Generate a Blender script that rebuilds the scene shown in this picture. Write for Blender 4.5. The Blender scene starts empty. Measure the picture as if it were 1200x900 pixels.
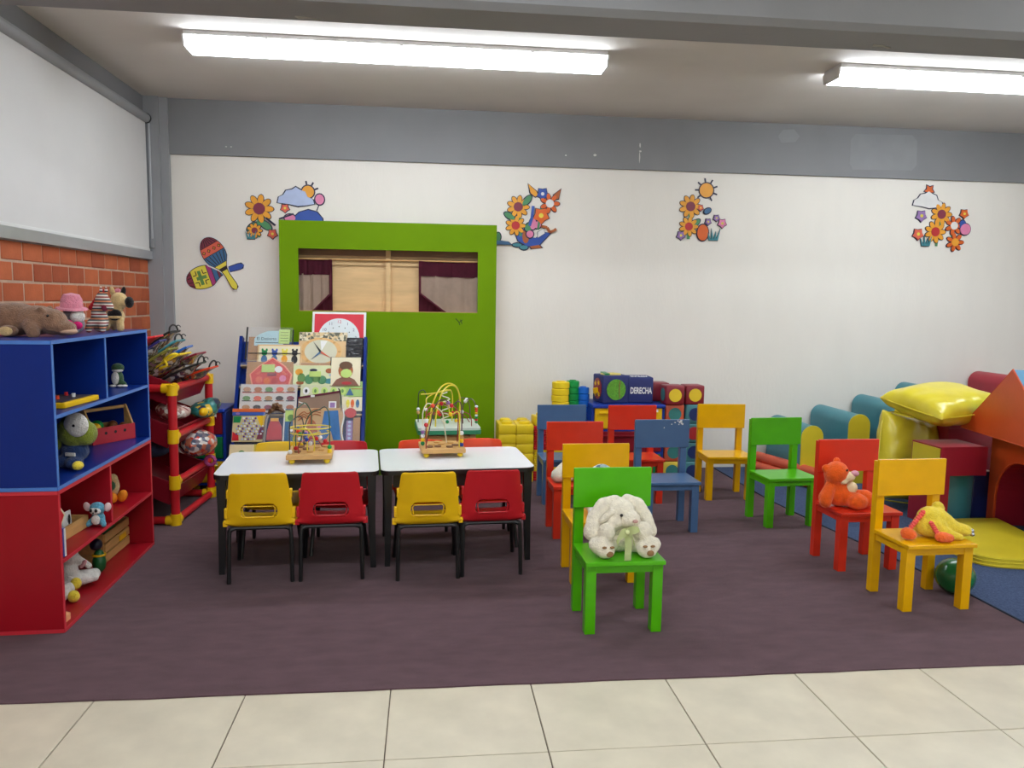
import bpy, bmesh, math, random
from mathutils import Vector, Matrix, Euler
random.seed(7)
R = math.radians
SC = bpy.context.scene
COL = SC.collection

# ------------------------------------------------------------------ camera, world, exposure
cam_d = bpy.data.cameras.new('camera')
cam_d.sensor_fit = 'HORIZONTAL'
cam_d.sensor_width = 36.0
cam_d.lens = 905.0 / 1200.0 * 36.0
cam_d.clip_start = 0.02
cam = bpy.data.objects.new('camera', cam_d)
COL.objects.link(cam)
_yaw, _pitch, _roll = -0.1097, 0.107, 0.0148
_fwd = Vector((-math.sin(_yaw) * math.cos(_pitch), math.cos(_yaw) * math.cos(_pitch), -math.sin(_pitch)))
_rt = Vector((math.cos(_yaw), math.sin(_yaw), 0))
_up = _rt.cross(_fwd)
_r2 = _rt * math.cos(_roll) + _up * math.sin(_roll)
_u2 = _up * math.cos(_roll) - _rt * math.sin(_roll)
cam.matrix_world = Matrix(((_r2.x, _u2.x, -_fwd.x, 0), (_r2.y, _u2.y, -_fwd.y, 0), (_r2.z, _u2.z, -_fwd.z, 1.5), (0, 0, 0, 1)))
SC.camera = cam

world = bpy.data.worlds.new('world')
world.use_nodes = True
world.node_tree.nodes['Background'].inputs[0].default_value = (0.75, 0.82, 0.9, 1)
world.node_tree.nodes['Background'].inputs[1].default_value = 0.5
SC.world = world
SC.view_settings.view_transform = 'Standard'
SC.view_settings.look = 'None'
SC.view_settings.gamma = 1
SC.view_settings.use_curve_mapping = False
SC.view_settings.exposure = 1.87
LAMP_STRENGTH = 7.2          # emission of the tube-light diffusers over the play area
REAR_STRENGTH = 7.2          # the tubes further back in the room

# ------------------------------------------------------------------ materials
def lin(c):
    c /= 255.0
    return c / 12.92 if c <= 0.04045 else ((c + 0.055) / 1.055) ** 2.4

def rgb(r, g, b):
    return (lin(r), lin(g), lin(b), 1)

MATS = {}

def mat(name, col, rough=0.5, var=0.08, scale=6.0, bump=0.0, bscale=120.0, stretch=(1, 1, 1), metal=0.0,
        spec=0.5, coat=0.0, trans=0.0, alpha=1.0, sheen=0.0, detail=4.0, col2=None, thr=None):
    if name in MATS:
        return MATS[name]
    m = bpy.data.materials.new(name)
    m.use_nodes = True
    nt = m.node_tree
    N, L = nt.nodes, nt.links
    p = N['Principled BSDF']
    c = rgb(*col)
    tc = N.new('ShaderNodeTexCoord')
    mp = N.new('ShaderNodeMapping')
    mp.inputs['Scale'].default_value = stretch
    L.new(tc.outputs['Object'], mp.inputs[0])
    nz = N.new('ShaderNodeTexNoise')
    nz.inputs['Scale'].default_value = scale
    nz.inputs['Detail'].default_value = detail
    L.new(mp.outputs[0], nz.inputs[0])
    rp = N.new('ShaderNodeValToRGB')
    lo, hi = (0.3, 0.7) if thr is None else thr
    rp.color_ramp.elements[0].position = lo
    rp.color_ramp.elements[1].position = hi
    if col2 is None:
        rp.color_ramp.elements[0].color = (c[0] * (1 - var), c[1] * (1 - var), c[2] * (1 - var), 1)
        rp.color_ramp.elements[1].color = (min(1, c[0] * (1 + var)), min(1, c[1] * (1 + var)), min(1, c[2] * (1 + var)), 1)
    else:
        rp.color_ramp.elements[0].color = c
        rp.color_ramp.elements[1].color = rgb(*col2)
    L.new(nz.outputs['Fac'], rp.inputs[0])
    L.new(rp.outputs[0], p.inputs['Base Color'])
    p.inputs['Roughness'].default_value = rough
    p.inputs['Metallic'].default_value = metal
    p.inputs['Specular IOR Level'].default_value = spec
    p.inputs['Coat Weight'].default_value = coat
    p.inputs['Coat Roughness'].default_value = 0.15
    p.inputs['Transmission Weight'].default_value = trans
    p.inputs['Alpha'].default_value = alpha
    p.inputs['Sheen Weight'].default_value = sheen
    if bump > 0:
        n2 = N.new('ShaderNodeTexNoise')
        n2.inputs['Scale'].default_value = bscale
        n2.inputs['Detail'].default_value = 5
        L.new(mp.outputs[0], n2.inputs[0])
        b = N.new('ShaderNodeBump')
        b.inputs['Strength'].default_value = bump
        b.inputs['Distance'].default_value = 0.01
        L.new(n2.outputs['Fac'], b.inputs['Height'])
        L.new(b.outputs[0], p.inputs['Normal'])
    MATS[name] = m
    return m

def emis(name, col, s):
    m = bpy.data.materials.new(name)
    m.use_nodes = True
    p = m.node_tree.nodes['Principled BSDF']
    p.inputs['Base Color'].default_value = rgb(*col)
    p.inputs['Emission Color'].default_value = rgb(*col)
    p.inputs['Emission Strength'].default_value = s
    return m

def stripes(name, cols, scale, axis='Z', rough=0.85):
    """knitted stripes: a sawtooth along one object axis picks constant colours"""
    m = bpy.data.materials.new(name)
    m.use_nodes = True
    nt = m.node_tree
    N, L = nt.nodes, nt.links
    p = N['Principled BSDF']
    tc = N.new('ShaderNodeTexCoord')
    sp = N.new('ShaderNodeSeparateXYZ')
    L.new(tc.outputs['Object'], sp.inputs[0])
    mu = N.new('ShaderNodeMath'); mu.operation = 'MULTIPLY'; mu.inputs[1].default_value = scale
    L.new(sp.outputs[axis], mu.inputs[0])
    fr = N.new('ShaderNodeMath'); fr.operation = 'FRACT'
    L.new(mu.outputs[0], fr.inputs[0])
    rp = N.new('ShaderNodeValToRGB')
    rp.color_ramp.interpolation = 'CONSTANT'
    e = rp.color_ramp.elements
    while len(e) < len(cols):
        e.new(0.5)
    for i, c in enumerate(cols):
        e[i].position = i / len(cols)
        e[i].color = rgb(*c)
    L.new(fr.outputs[0], rp.inputs[0])
    L.new(rp.outputs[0], p.inputs['Base Color'])
    p.inputs['Roughness'].default_value = rough
    return m

def mottle(name, cols, scale, rough=0.4, coat=0.3, vor=True):
    """printed collage: voronoi cells pick flat colours"""
    m = bpy.data.materials.new(name)
    m.use_nodes = True
    nt = m.node_tree
    N, L = nt.nodes, nt.links
    p = N['Principled BSDF']
    tc = N.new('ShaderNodeTexCoord')
    v = N.new('ShaderNodeTexVoronoi')
    v.inputs['Scale'].default_value = scale
    L.new(tc.outputs['Object'], v.inputs['Vector'])
    rp = N.new('ShaderNodeValToRGB')
    rp.color_ramp.interpolation = 'CONSTANT'
    e = rp.color_ramp.elements
    while len(e) < len(cols):
        e.new(0.5)
    for i, c in enumerate(cols):
        e[i].position = i / len(cols)
        e[i].color = rgb(*c)
    sp = N.new('ShaderNodeSeparateColor')
    L.new(v.outputs['Color'], sp.inputs[0])
    L.new(sp.outputs[0], rp.inputs[0])
    L.new(rp.outputs[0], p.inputs['Base Color'])
    p.inputs['Roughness'].default_value = rough
    p.inputs['Coat Weight'].default_value = coat
    return m

# ------------------------------------------------------------------ mesh helpers
def newbm():
    return bmesh.new()

def xf(loc=(0, 0, 0), rot=(0, 0, 0), sc=(1, 1, 1)):
    return Matrix.Translation(loc) @ Euler(rot).to_matrix().to_4x4() @ Matrix.Diagonal((*sc, 1))

def box(bm, x0, x1, y0, y1, z0, z1, bev=0.0, M=None, seg=2):
    v = [bm.verts.new(p) for p in ((x0, y0, z0), (x1, y0, z0), (x1, y1, z0), (x0, y1, z0), (x0, y0, z1), (x1, y0, z1), (x1, y1, z1), (x0, y1, z1))]
    f = [bm.faces.new([v[i] for i in q]) for q in ((3, 2, 1, 0), (4, 5, 6, 7), (0, 1, 5, 4), (1, 2, 6, 5), (2, 3, 7, 6), (3, 0, 4, 7))]
    allv = set(v)
    if bev > 0:
        es = list({e for ff in f for e in ff.edges})
        r = bmesh.ops.bevel(bm, geom=es, offset=bev, segments=seg, profile=0.5, affect='EDGES')
        allv = {w for w in r['verts']} | {w for w in v if w.is_valid}
    if M is not None:
        for w in allv:
            w.co = M @ w.co
    return bm

def prism(bm, pts, d0, d1, axis='Y', M=None):
    """extrude a 2D outline (convex or not) along an axis. axis Y: pts are (x,z); Z: (x,y); X: (y,z)"""
    def mk(p, d):
        return {'Y': (p[0], d, p[1]), 'Z': (p[0], p[1], d), 'X': (d, p[0], p[1])}[axis]
    a = [bm.verts.new(mk(p, d0)) for p in pts]
    b = [bm.verts.new(mk(p, d1)) for p in pts]
    n = len(pts)
    bm.faces.new(a); bm.faces.new(b[::-1])
    for i in range(n):
        bm.faces.new((a[i], b[i], b[(i + 1) % n], a[(i + 1) % n]))
    if M is not None:
        for w in a + b:
            w.co = M @ w.co
    return bm

def ell(bm, c, r, rot=(0, 0, 0), u=14, v=9):
    if not hasattr(r, '__len__'):
        r = (r, r, r)
    bmesh.ops.create_uvsphere(bm, u_segments=u, v_segments=v, radius=1, matrix=xf(c, rot, r))
    return bm

def tube(bm, pts, rad, n=8, closed=False, caps=True):
    pts = [Vector(p) for p in pts]
    m = len(pts)
    rads = rad if hasattr(rad, '__len__') else [rad] * m
    rings = []
    up = None
    for i in range(m):
        if closed:
            t = (pts[(i + 1) % m] - pts[i - 1]).normalized()
        else:
            t = (pts[min(i + 1, m - 1)] - pts[max(i - 1, 0)]).normalized()
        if up is None:
            up = t.orthogonal().normalized()
        else:
            up = (up - t * up.dot(t))
            if up.length < 1e-5:
                up = t.orthogonal()
            up.normalize()
        s = t.cross(up)
        rings.append([bm.verts.new(pts[i] + (up * math.cos(2 * math.pi * k / n) + s * math.sin(2 * math.pi * k / n)) * rads[i]) for k in range(n)])
    rng = range(m) if closed else range(m - 1)
    for i in rng:
        a, b = rings[i], rings[(i + 1) % m]
        for k in range(n):
            bm.faces.new((a[k], a[(k + 1) % n], b[(k + 1) % n], b[k]))
    if caps and not closed:
        bm.faces.new(rings[0][::-1]); bm.faces.new(rings[-1])
    return bm

def cyl(bm, p0, p1, r, n=16):
    return tube(bm, [p0, p1], r, n)

def arc(c, r, a0, a1, n=12, plane='XZ'):
    out = []
    rx, rz = r if hasattr(r, '__len__') else (r, r)
    for i in range(n + 1):
        a = R(a0 + (a1 - a0) * i / n)
        x, z = rx * math.cos(a), rz * math.sin(a)
        if plane == 'XZ':
            out.append((c[0] + x, c[1], c[2] + z))
        elif plane == 'YZ':
            out.append((c[0], c[1] + x, c[2] + z))
        else:
            out.append((c[0] + x, c[1] + z, c[2]))
    return out

def smoothpath(pts, sub=6):
    P = [Vector(p) for p in pts]
    out = []
    for i in range(len(P) - 1):
        p0, p1, p2, p3 = P[max(i - 1, 0)], P[i], P[i + 1], P[min(i + 2, len(P) - 1)]
        for k in range(sub):
            t = k / sub
            out.append(0.5 * ((2 * p1) + (p2 - p0) * t + (2 * p0 - 5 * p1 + 4 * p2 - p3) * t * t + (3 * p1 - p0 - 3 * p2 + p3) * t ** 3))
    out.append(P[-1])
    return out

def obj(name, bm, m, parent=None, loc=(0, 0, 0), rot=(0, 0, 0), smooth=False, label=None):
    bmesh.ops.recalc_face_normals(bm, faces=bm.faces)
    me = bpy.data.meshes.new(name)
    bm.to_mesh(me)
    bm.free()
    me.materials.append(m)
    if smooth:
        me.shade_smooth()
        try:
            me.set_sharp_from_angle(angle=R(40))
        except Exception:
            pass
    o = bpy.data.objects.new(name, me)
    COL.objects.link(o)
    o.location = loc
    o.rotation_euler = rot
    if parent:
        o.parent = parent
    if label:
        o['label'] = label
    return o

def thing(name, label, cat, loc=(0, 0, 0), rot=0, group=None):
    o = bpy.data.objects.new(name, None)
    o.empty_display_size = 0.05
    COL.objects.link(o)
    o.location = loc
    o.rotation_euler = rot if hasattr(rot, '__len__') else (0, 0, rot)
    o['label'] = label
    o['category'] = cat
    if group:
        o['group'] = group
    return o

def tag(o, label, cat, group=None):
    o['label'] = label
    o['category'] = cat
    if group:
        o['group'] = group
    return o

def struct(name, bm, m, parent=None, **k):
    o = obj(name, bm, m, parent, **k)
    if parent is None:
        o['kind'] = 'structure'
    return o

def dup(root, loc, rot=0, label=None, group=None):
    r = root.copy(); COL.objects.link(r)
    r.location = loc
    r.rotation_euler = rot if hasattr(rot, '__len__') else (0, 0, rot)
    if label:
        r['label'] = label
    if group:
        r['group'] = group
    for ch in list(root.children):
        c = ch.copy(); COL.objects.link(c); c.parent = r
        for g in list(ch.children):
            d = g.copy(); COL.objects.link(d); d.parent = c
    return r

def blob(name, ells, m, parent=None, vox=0.008, fuzz=0.0, loc=(0, 0, 0), rot=(0, 0, 0), smooth=6):
    """one continuous soft surface: overlapping ellipsoids and limbs fused by a voxel remesh"""
    bm = newbm()
    for e in ells:
        if e[0] == 'L':                       # limb: ('L', p0, p1, r0, r1)
            _, a, b, r0, r1 = e
            a, b = Vector(a), Vector(b)
            n = max(3, int((b - a).length / (0.5 * min(r0, r1))) + 1)
            for i in range(n):
                t = i / (n - 1)
                ell(bm, a.lerp(b, t), r0 + (r1 - r0) * t, u=12, v=8)
        else:
            ell(bm, *e)
    o = obj(name, bm, m, parent, loc, rot)
    rm = o.modifiers.new('fuse', 'REMESH'); rm.mode = 'VOXEL'; rm.voxel_size = vox
    sm = o.modifiers.new('soften', 'SMOOTH'); sm.iterations = smooth; sm.factor = 0.5
    if fuzz > 0:
        tx = bpy.data.textures.new(name + '_nap', 'CLOUDS'); tx.noise_scale = 0.02; tx.noise_depth = 2
        dm = o.modifiers.new('nap', 'DISPLACE'); dm.texture = tx; dm.strength = fuzz; dm.mid_level = 0.5
        dm.texture_coords = 'LOCAL'
    dg = bpy.context.evaluated_depsgraph_get()
    me = bpy.data.meshes.new_from_object(o.evaluated_get(dg))
    o.modifiers.clear()
    o.data = me
    me.shade_smooth()
    return o

def text(s, size, m, parent, loc, rot, name='lettering', depth=0.001, align='CENTER', sx=1.0, bold=0.0):
    cu = bpy.data.curves.new('lettering', 'FONT')
    cu.body = s
    cu.size = size
    cu.extrude = depth
    cu.offset = bold
    cu.align_x = align
    cu.align_y = 'CENTER'
    cu.resolution_u = 3
    t = bpy.data.objects.new('tmp', cu)
    COL.objects.link(t)
    dg = bpy.context.evaluated_depsgraph_get()
    me = bpy.data.meshes.new_from_object(t.evaluated_get(dg))
    bpy.data.objects.remove(t)
    me.materials.clear()
    me.materials.append(m)
    o = bpy.data.objects.new(name, me)
    COL.objects.link(o)
    o.parent = parent
    o.location = loc
    o.rotation_euler = rot
    o.scale = (sx, 1, 1)
    return o

# ------------------------------------------------------------------ palette
m_wall = mat('wall_paint_white', (233, 228, 219), 0.62, 0.014, 3, 0.12, 30, (2.0, 2.0, 0.6))
m_beam = mat('beam_paint_grey', (131, 131, 134), 0.6, 0.05, 2.5, 0.08, 60)
m_column = mat('column_paint_grey', (150, 151, 154), 0.5, 0.05, 3, 0.06, 60)
m_ceil = mat('ceiling_paint', (210, 204, 198), 0.8, 0.05, 1.2, 0.06, 50)
m_tile = mat('ceramic_tile', (206, 197, 176), 0.32, 0.09, 5, 0.03, 60, detail=8)
m_grout = mat('grout', (112, 98, 84), 0.9, 0.1, 20)
m_carpet = mat('carpet_mauve', (93, 69, 76), 0.95, 0.15, 9, 0.5, 260, (0.8, 1.8, 1), spec=0.1, sheen=0.1, detail=10)
m_bluecarpet = mat('carpet_blue', (72, 86, 116), 0.95, 0.3, 130, 0.5, 300, spec=0.1, detail=6)
m_brick = mat('brick_face', (176, 86, 48), 0.75, 0.13, 7, 0.25, 80, detail=8)
m_mortar = mat('mortar', (190, 160, 138), 0.9, 0.1, 20, 0.3, 90)
m_alu = mat('aluminium', (190, 192, 196), 0.35, 0.04, 6, metal=0.6)
m_blind = mat('blind_fabric', (218, 216, 215), 0.85, 0.02, 3, 0.05, 300)
m_white = mat('white_enamel', (225, 225, 224), 0.4, 0.02)
m_diff = emis('lamp_diffuser', (240, 248, 255), LAMP_STRENGTH)
m_diff2 = emis('lamp_diffuser_dim', (240, 248, 255), REAR_STRENGTH)
m_black = mat('black_metal', (20, 21, 23), 0.4, 0.1)
m_green_panel = mat('green_panel_paint', (108, 146, 2), 0.55, 0.05, 3, 0.04, 90, spec=0.12)
m_birch = mat('birch_ply', (214, 178, 128), 0.5, 0.09, 4, 0.03, 60, (1, 1, 6))
m_pine = mat('pine_wood', (206, 160, 98), 0.5, 0.14, 6, 0.04, 70, (1, 8, 8))
m_burg = mat('burgundy_cloth', (92, 24, 46), 0.9, 0.15, 12, 0.1, 200)
m_beige = mat('beige_cloth', (204, 178, 158), 0.9, 0.07, 12, 0.1, 200)
m_dblue = mat('blue_laminate', (10, 42, 124), 0.3, 0.04, 5, spec=0.25)
m_dblue_e = mat('blue_edge_band', (72, 122, 200), 0.35, 0.04, 5)
m_red = mat('red_laminate', (158, 20, 34), 0.3, 0.05, 5, spec=0.25)
m_red_e = mat('red_edge_band', (205, 48, 62), 0.35, 0.04, 5)

def paint(n, c):
    return mat(n, c, 0.3, 0.05, 9, 0.03, 50, spec=0.25, coat=0.12)
p_green = paint('green_gloss_paint', (80, 176, 12))
p_yellow = paint('yellow_gloss_paint', (230, 172, 4))
p_red = paint('red_gloss_paint', (214, 52, 30))
p_blue = paint('blue_gloss_paint', (72, 104, 144))

def plast(n, c, r=0.35):
    return mat(n, c, r, 0.04, 8, 0.015, 200, spec=0.35)
k_yellow = plast('yellow_plastic', (238, 190, 20))
k_red = plast('red_plastic', (196, 32, 42))
k_orange = plast('orange_plastic', (232, 72, 34))
k_blue = plast('blue_plastic', (30, 62, 160))
k_green = plast('green_plastic', (22, 128, 70))
k_brown = plast('brown_plastic', (112, 66, 30))
k_white = plast('white_plastic', (232, 232, 230))
k_laminate = mat('white_table_laminate', (236, 237, 240), 0.22, 0.015, 4)
k_navy = plast('navy_plastic', (26, 36, 92))
k_brickyellow = plast('yellow_block_plastic', (240, 208, 40))
k_limegreen = plast('green_block_plastic', (24, 150, 72))
k_skyblue = plast('blue_block_plastic', (28, 104, 200))

def vinyl(n, c):
    return mat(n, c, 0.38, 0.06, 5, 0.06, 35)
v_teal = vinyl('teal_vinyl', (62, 130, 142))
v_yellow = vinyl('yellow_vinyl', (216, 196, 46))
v_red = vinyl('red_vinyl', (160, 30, 50))
v_orange = vinyl('orange_vinyl', (206, 78, 34))
v_navy = vinyl('navy_vinyl', (30, 44, 104))
v_dred = vinyl('dark_red_vinyl', (150, 26, 46))
v_tube = vinyl('coral_vinyl', (214, 92, 62))
v_blue = vinyl('light_blue_vinyl', (92, 150, 186))

def fur(n, c, var=0.12):
    return mat(n, c, 0.95, var, 40, 0.8, 160, spec=0.15, sheen=0.25, detail=8)
f_cream = fur('cream_fur', (236, 228, 208))
f_brown = fur('brown_fur', (142, 108, 86), 0.2)
f_tan = fur('tan_fur', (214, 184, 130), 0.18)
f_grey = fur('grey_fur', (140, 136, 138))
f_white = fur('white_fur', (226, 222, 216))
f_orange = fur('orange_fur', (246, 98, 26))
f_yellow = fur('yellow_fur', (246, 216, 66), 0.12)
f_coral = fur('coral_fur', (250, 108, 44))
f_green = fur('olive_fur', (128, 140, 46))
f_dkgreen = fur('dark_green_fur', (60, 92, 60))
f_ltblue = fur('teal_blue_fur', (92, 156, 182))
f_navy = fur('navy_cloth', (38, 58, 104))
f_pink = fur('pink_cloth', (226, 140, 160))
f_black = fur('black_fur', (28, 26, 28))
f_pile = mat('hot_pink_cloth', (214, 30, 110), 0.9)
m_eye = mat('black_eye', (14, 12, 12), 0.15, 0)
m_pinknose = mat('pink_nose', (206, 160, 150), 0.6)
m_pad = mat('brown_pad', (140, 104, 66), 0.8)
m_ribbon = mat('pale_green_ribbon', (222, 230, 172), 0.35, 0.06, 20)
m_ball = mat('green_ball_rubber', (22, 104, 52), 0.25, 0.12, 6, coat=0.5)
m_note = mat('note_paper_green', (190, 216, 120), 0.7)
m_card = mat('cream_card', (232, 222, 190), 0.6, 0.05)
m_bluecard = mat('pale_blue_card', (172, 206, 214), 0.6)
m_ink = mat('black_ink', (24, 24, 30), 0.6)
m_clear = mat('clear_plastic_film', (240, 244, 246), 0.12, 0.01, alpha=0.06)
m_cardboard = mat('cardboard', (176, 130, 86), 0.85, 0.1)
m_pouch = mat('brown_pouch', (140, 112, 92), 0.6, 0.1)

# ------------------------------------------------------------------ the room shell
BACK = 6.76
XL, XR, YF = -2.28, 6.6, -3.6
T = 0.5474
TX0, TY0 = -1.2327, 2.4216

fl = struct('floor', box(newbm(), XL - 0.3, XR + 0.2, YF - 0.2, BACK + 0.2, -0.14, -0.014), m_grout)
tile_m = []
for q in range(4):
    bm = newbm(); box(bm, 0.0022, T - 0.0022, 0.0022, T - 0.0022, -0.014, -0.006, 0.0012, seg=1)
    me = bpy.data.meshes.new('tile'); bmesh.ops.recalc_face_normals(bm, faces=bm.faces); bm.to_mesh(me); bm.free(); me.materials.append(m_tile); tile_m.append(me)
for k in range(-11, 1):
    for i in range(-2, 14):
        t = bpy.data.objects.new('tile', tile_m[(i * 3 + k) % 4]); COL.objects.link(t)
        t.parent = fl
        t.location = (TX0 + i * T, TY0 + k * T, random.uniform(-0.0004, 0.0004))

def carpet_edge(y0, n, amp):
    return [(x, y0 + random.uniform(-amp, amp)) for x in n]
cpts = [(XL, BACK), (XL, 2.918)] + [(XL + 0.02 + i * 0.135, 2.890 - 0.008 * min(1, i / 10) + random.uniform(-0.003, 0.003) + (0.02 if i < 2 else 0)) for i in range(1, 66)]
cpts = [p for p in cpts if p[0] < 2.86] + [(2.862, 2.88), (2.862, 2.95), (2.85, 3.2), (2.835, 3.7), (2.76, 4.4), (2.69, 4.9), (2.625, 5.6), (2.62, BACK)]
tag(obj('carpet', prism(newbm(), cpts, -0.0075, 0.0, 'Z'), m_carpet), 'mauve brown carpet covering the play area up to the pale tiles', 'carpet')
edge = [(2.62, BACK), (2.625, 5.6), (2.69, 4.9), (2.76, 4.4), (2.835, 3.7), (2.85, 3.2), (2.862, 2.95)]
bc = thing('rug', 'blue carpet laid under the foam play blocks at the right', 'carpet', (0, 0, 0))
obj('pile', prism(newbm(), edge + [(2.863, 2.885), (XR - 0.02, 2.885), (XR - 0.02, BACK - 0.01)], -0.006, 0.004, 'Z'), m_bluecarpet, bc)
obj('binding', tube(newbm(), [(x, y, 0.003) for x, y in edge], 0.005, 6), mat('navy_binding', (40, 48, 66), 0.9), bc, label='dark bound edge strip')

struct('ceiling', box(newbm(), XL - 0.3, XR + 0.2, YF - 0.2, BACK + 0.2, 3.095, 3.2), m_ceil)
struct('wall_back', box(newbm(), XL - 0.3, XR + 0.2, BACK, BACK + 0.15, -0.02, 3.1), m_wall)
struct('wall_right', box(newbm(), XR, XR + 0.15, YF - 0.2, BACK + 0.2, -0.02, 3.1), m_wall)
struct('wall_front', box(newbm(), XL - 0.3, XR + 0.2, YF - 0.15, YF, -0.02, 3.1), m_wall)

# back beam with its chips and patches of paint
tb = struct('trim_1', box(newbm(), XL, XR, 6.735, BACK, 2.655, 3.095), m_beam)
m_chip = mat('bare_plaster', (210, 208, 204), 0.9)
m_patch = mat('patch_paint_grey', (139, 140, 143), 0.6, 0.05)
for (x, z, w, h) in [(-1.65, 2.727, .012, .012), (-1.61, 2.727, .012, .010), (1.179, 2.755, .016, .014), (1.433, 2.764, .03, .02), (1.831, 2.86, .012, .05), (1.829, 2.76, .010, .10), (1.833, 2.81, .022, .018)]:
    bm = newbm()
    prism(bm, [(x + w * .5 * math.cos(a) * random.uniform(.7, 1.2), z + h * .5 * math.sin(a) * random.uniform(.7, 1.2)) for a in [i * .785 for i in range(8)]], 6.7335, 6.7355)
    obj('paint_chip', bm, m_chip, tb)
for (x0, x1, z0, z1) in [(3.76, 4.40, 2.72, 3.04), (3.08, 3.28, 2.93, 3.05)]:
    bm = newbm(); prism(bm, [(x0 + .03, z0), (x1 - .04, z0 + .01), (x1, z0 + .06), (x1 - .01, z1 - .05), (x1 - .06, z1), (x0 + .04, z1 - .01), (x0, z1 - .06), (x0, z0 + .05)], 6.734, 6.7355)
    obj('paint_patch', bm, m_patch, tb)

# the big cross beams under the ceiling
def cross_beam(n, yb, yf):
    bm = newbm()
    prism(bm, [(yb, 2.66), (yb, 3.095), (yf, 3.095), (yf, 2.685), (yf + 0.03, 2.66)], XL, XR, 'X')
    return struct(n, bm, m_beam)
b2 = cross_beam('trim_2', 3.47, 3.215)
cross_beam('trim_5', 0.10, -0.155)
for (x, y) in [(-0.50, 3.43), (2.02, 3.40)]:
    bm = newbm(); prism(bm, [(x - .05, y - .01), (x - .01, y - .012), (x + .05, y + .016), (x + .04, y + .022), (x, y + .004), (x - .04, y + .012)], 2.657, 2.6605, 'Z')
    obj('paint_chip', bm, mat('chipped_paint', (160, 158, 150), 0.9), b2)

# left wall: brick below, window and blind above, grey beam on top, column at the corner
wl = struct('wall_left', box(newbm(), XL - 0.2, XL - 0.004, YF, BACK, -0.02, 1.79), m_mortar)
bh, bl = 0.1145, 0.2265
bm = newbm(); box(bm, -0.05, 0, 0.006, bl - 0.006, 0.006, bh - 0.006, 0.004, seg=1)
bmesh.ops.recalc_face_normals(bm, faces=bm.faces)
bme = bpy.data.meshes.new('brick'); bm.to_mesh(bme); bm.free(); bme.materials.append(m_brick)
bmats = [mat('brick_face_%s' % n, c, 0.75, 0.13, 7, 0.25, 80, detail=8) for n, c in (('light', (186, 96, 56)), ('dark', (160, 76, 44)), ('mid', (178, 88, 50)))]
bmes = [bme]
for q in bmats:
    c = bme.copy(); c.materials.clear(); c.materials.append(q); bmes.append(c)
for row in range(8):
    z = 1.795 - (row + 1) * bh
    off = 4.698 + (bl / 2 if row % 2 else 0)
    for j in range(-7, 10):
        y = off + j * bl
        if y > 6.66 or y < 3.2:
            continue
        b = bpy.data.objects.new('brick', random.choice(bmes)); COL.objects.link(b); b.parent = wl
        b.location = (XL + random.uniform(-0.002, 0.002), y, z)
        if y + bl > 6.695:                       # cut brick against the column
            b.scale = (1, (6.695 - y) / bl, 1)
bm = newbm()
for row in range(8, 16):                         # the courses hidden low behind the shelves
    z = 1.795 - (row + 1) * bh
    for j in range(-9, 10):
        y = 4.698 + (bl / 2 if row % 2 else 0) + j * bl
        if 2.6 < y < 6.5:
            box(bm, XL - 0.05, XL, y + .006, y + bl - .006, z + .006, z + bh - .006)
o = obj('brick', bm, m_brick, wl); o['kind'] = 'stuff'
struct('trim_3', box(newbm(), XL - 0.2, XL, YF, BACK, 2.93, 3.095), m_beam)
struct('trim_4', box(box(newbm(), XL - 0.1, -2.165, 6.69, BACK, -0.01, 3.095), -2.165, -2.10, 6.715, BACK, -0.01, 3.095), m_column)
w1 = thing('window_1', 'x', 'window', (0, 0, 0)); del w1['label']; del w1['category']; w1['kind'] = 'structure'
bm = newbm()
box(bm, -2.33, -2.243, YF, 6.69, 1.795, 1.862)
obj('window_sill', bm, m_alu, w1)
bm = newbm()
box(bm, -2.34, -2.29, YF, 6.69, 1.862, 1.90); box(bm, -2.34, -2.29, YF, 6.69, 2.89, 2.94)
for y in (6.65, 5.0, 3.4, 1.8, 0.2, -1.4, -3.0):
    box(bm, -2.34, -2.29, y - .02, y + .02, 1.9, 2.9)
obj('window_frame', bm, m_alu, w1)
obj('pane', box(newbm(), -2.318, -2.312, YF, 6.65, 1.88, 2.92), mat('frosted_glass', (225, 232, 236), 0.6, 0.0, trans=0.6), w1)

def roller_blind(y0, y1, label):
    t = thing('roller_blind', label, 'blind', (-2.25, y1, 1.86), 0)
    L = y1 - y0
    obj('fabric', box(newbm(), -0.010, -0.006, -L, 0, 0.015, 1.04), m_blind, t)
    obj('roller_tube', cyl(newbm(), (0, -L, 1.055), (0, 0.0, 1.055), 0.036, 20), m_column, t, smooth=True)
    obj('end_cap', cyl(newbm(), (0, 0.0, 1.055), (0, 0.012, 1.055), 0.04, 20), m_black, t, smooth=True)
    obj('hem_bar', box(newbm(), -0.018, 0.002, -L, -0.005, 0.0, 0.022, 0.004), m_white, t)
    return t
rb = roller_blind(2.9, 6.66, 'pale grey roller blind pulled down over the window above the brick wall')
cm = newbm()
box(cm, 0.006, 0.022, 0.012, 0.026, 0.10, 1.02, 0.003)
obj('chain_guide', cm, m_alu, rb, label='slim silver rod at the blind edge')
obj('chain_weight', box(newbm(), 0.002, 0.030, 0.006, 0.034, 0.03, 0.105, 0.004), m_column, rb)
roller_blind(-3.5, 2.8, 'second pale roller blind nearer the viewer, outside the picture')

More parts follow.
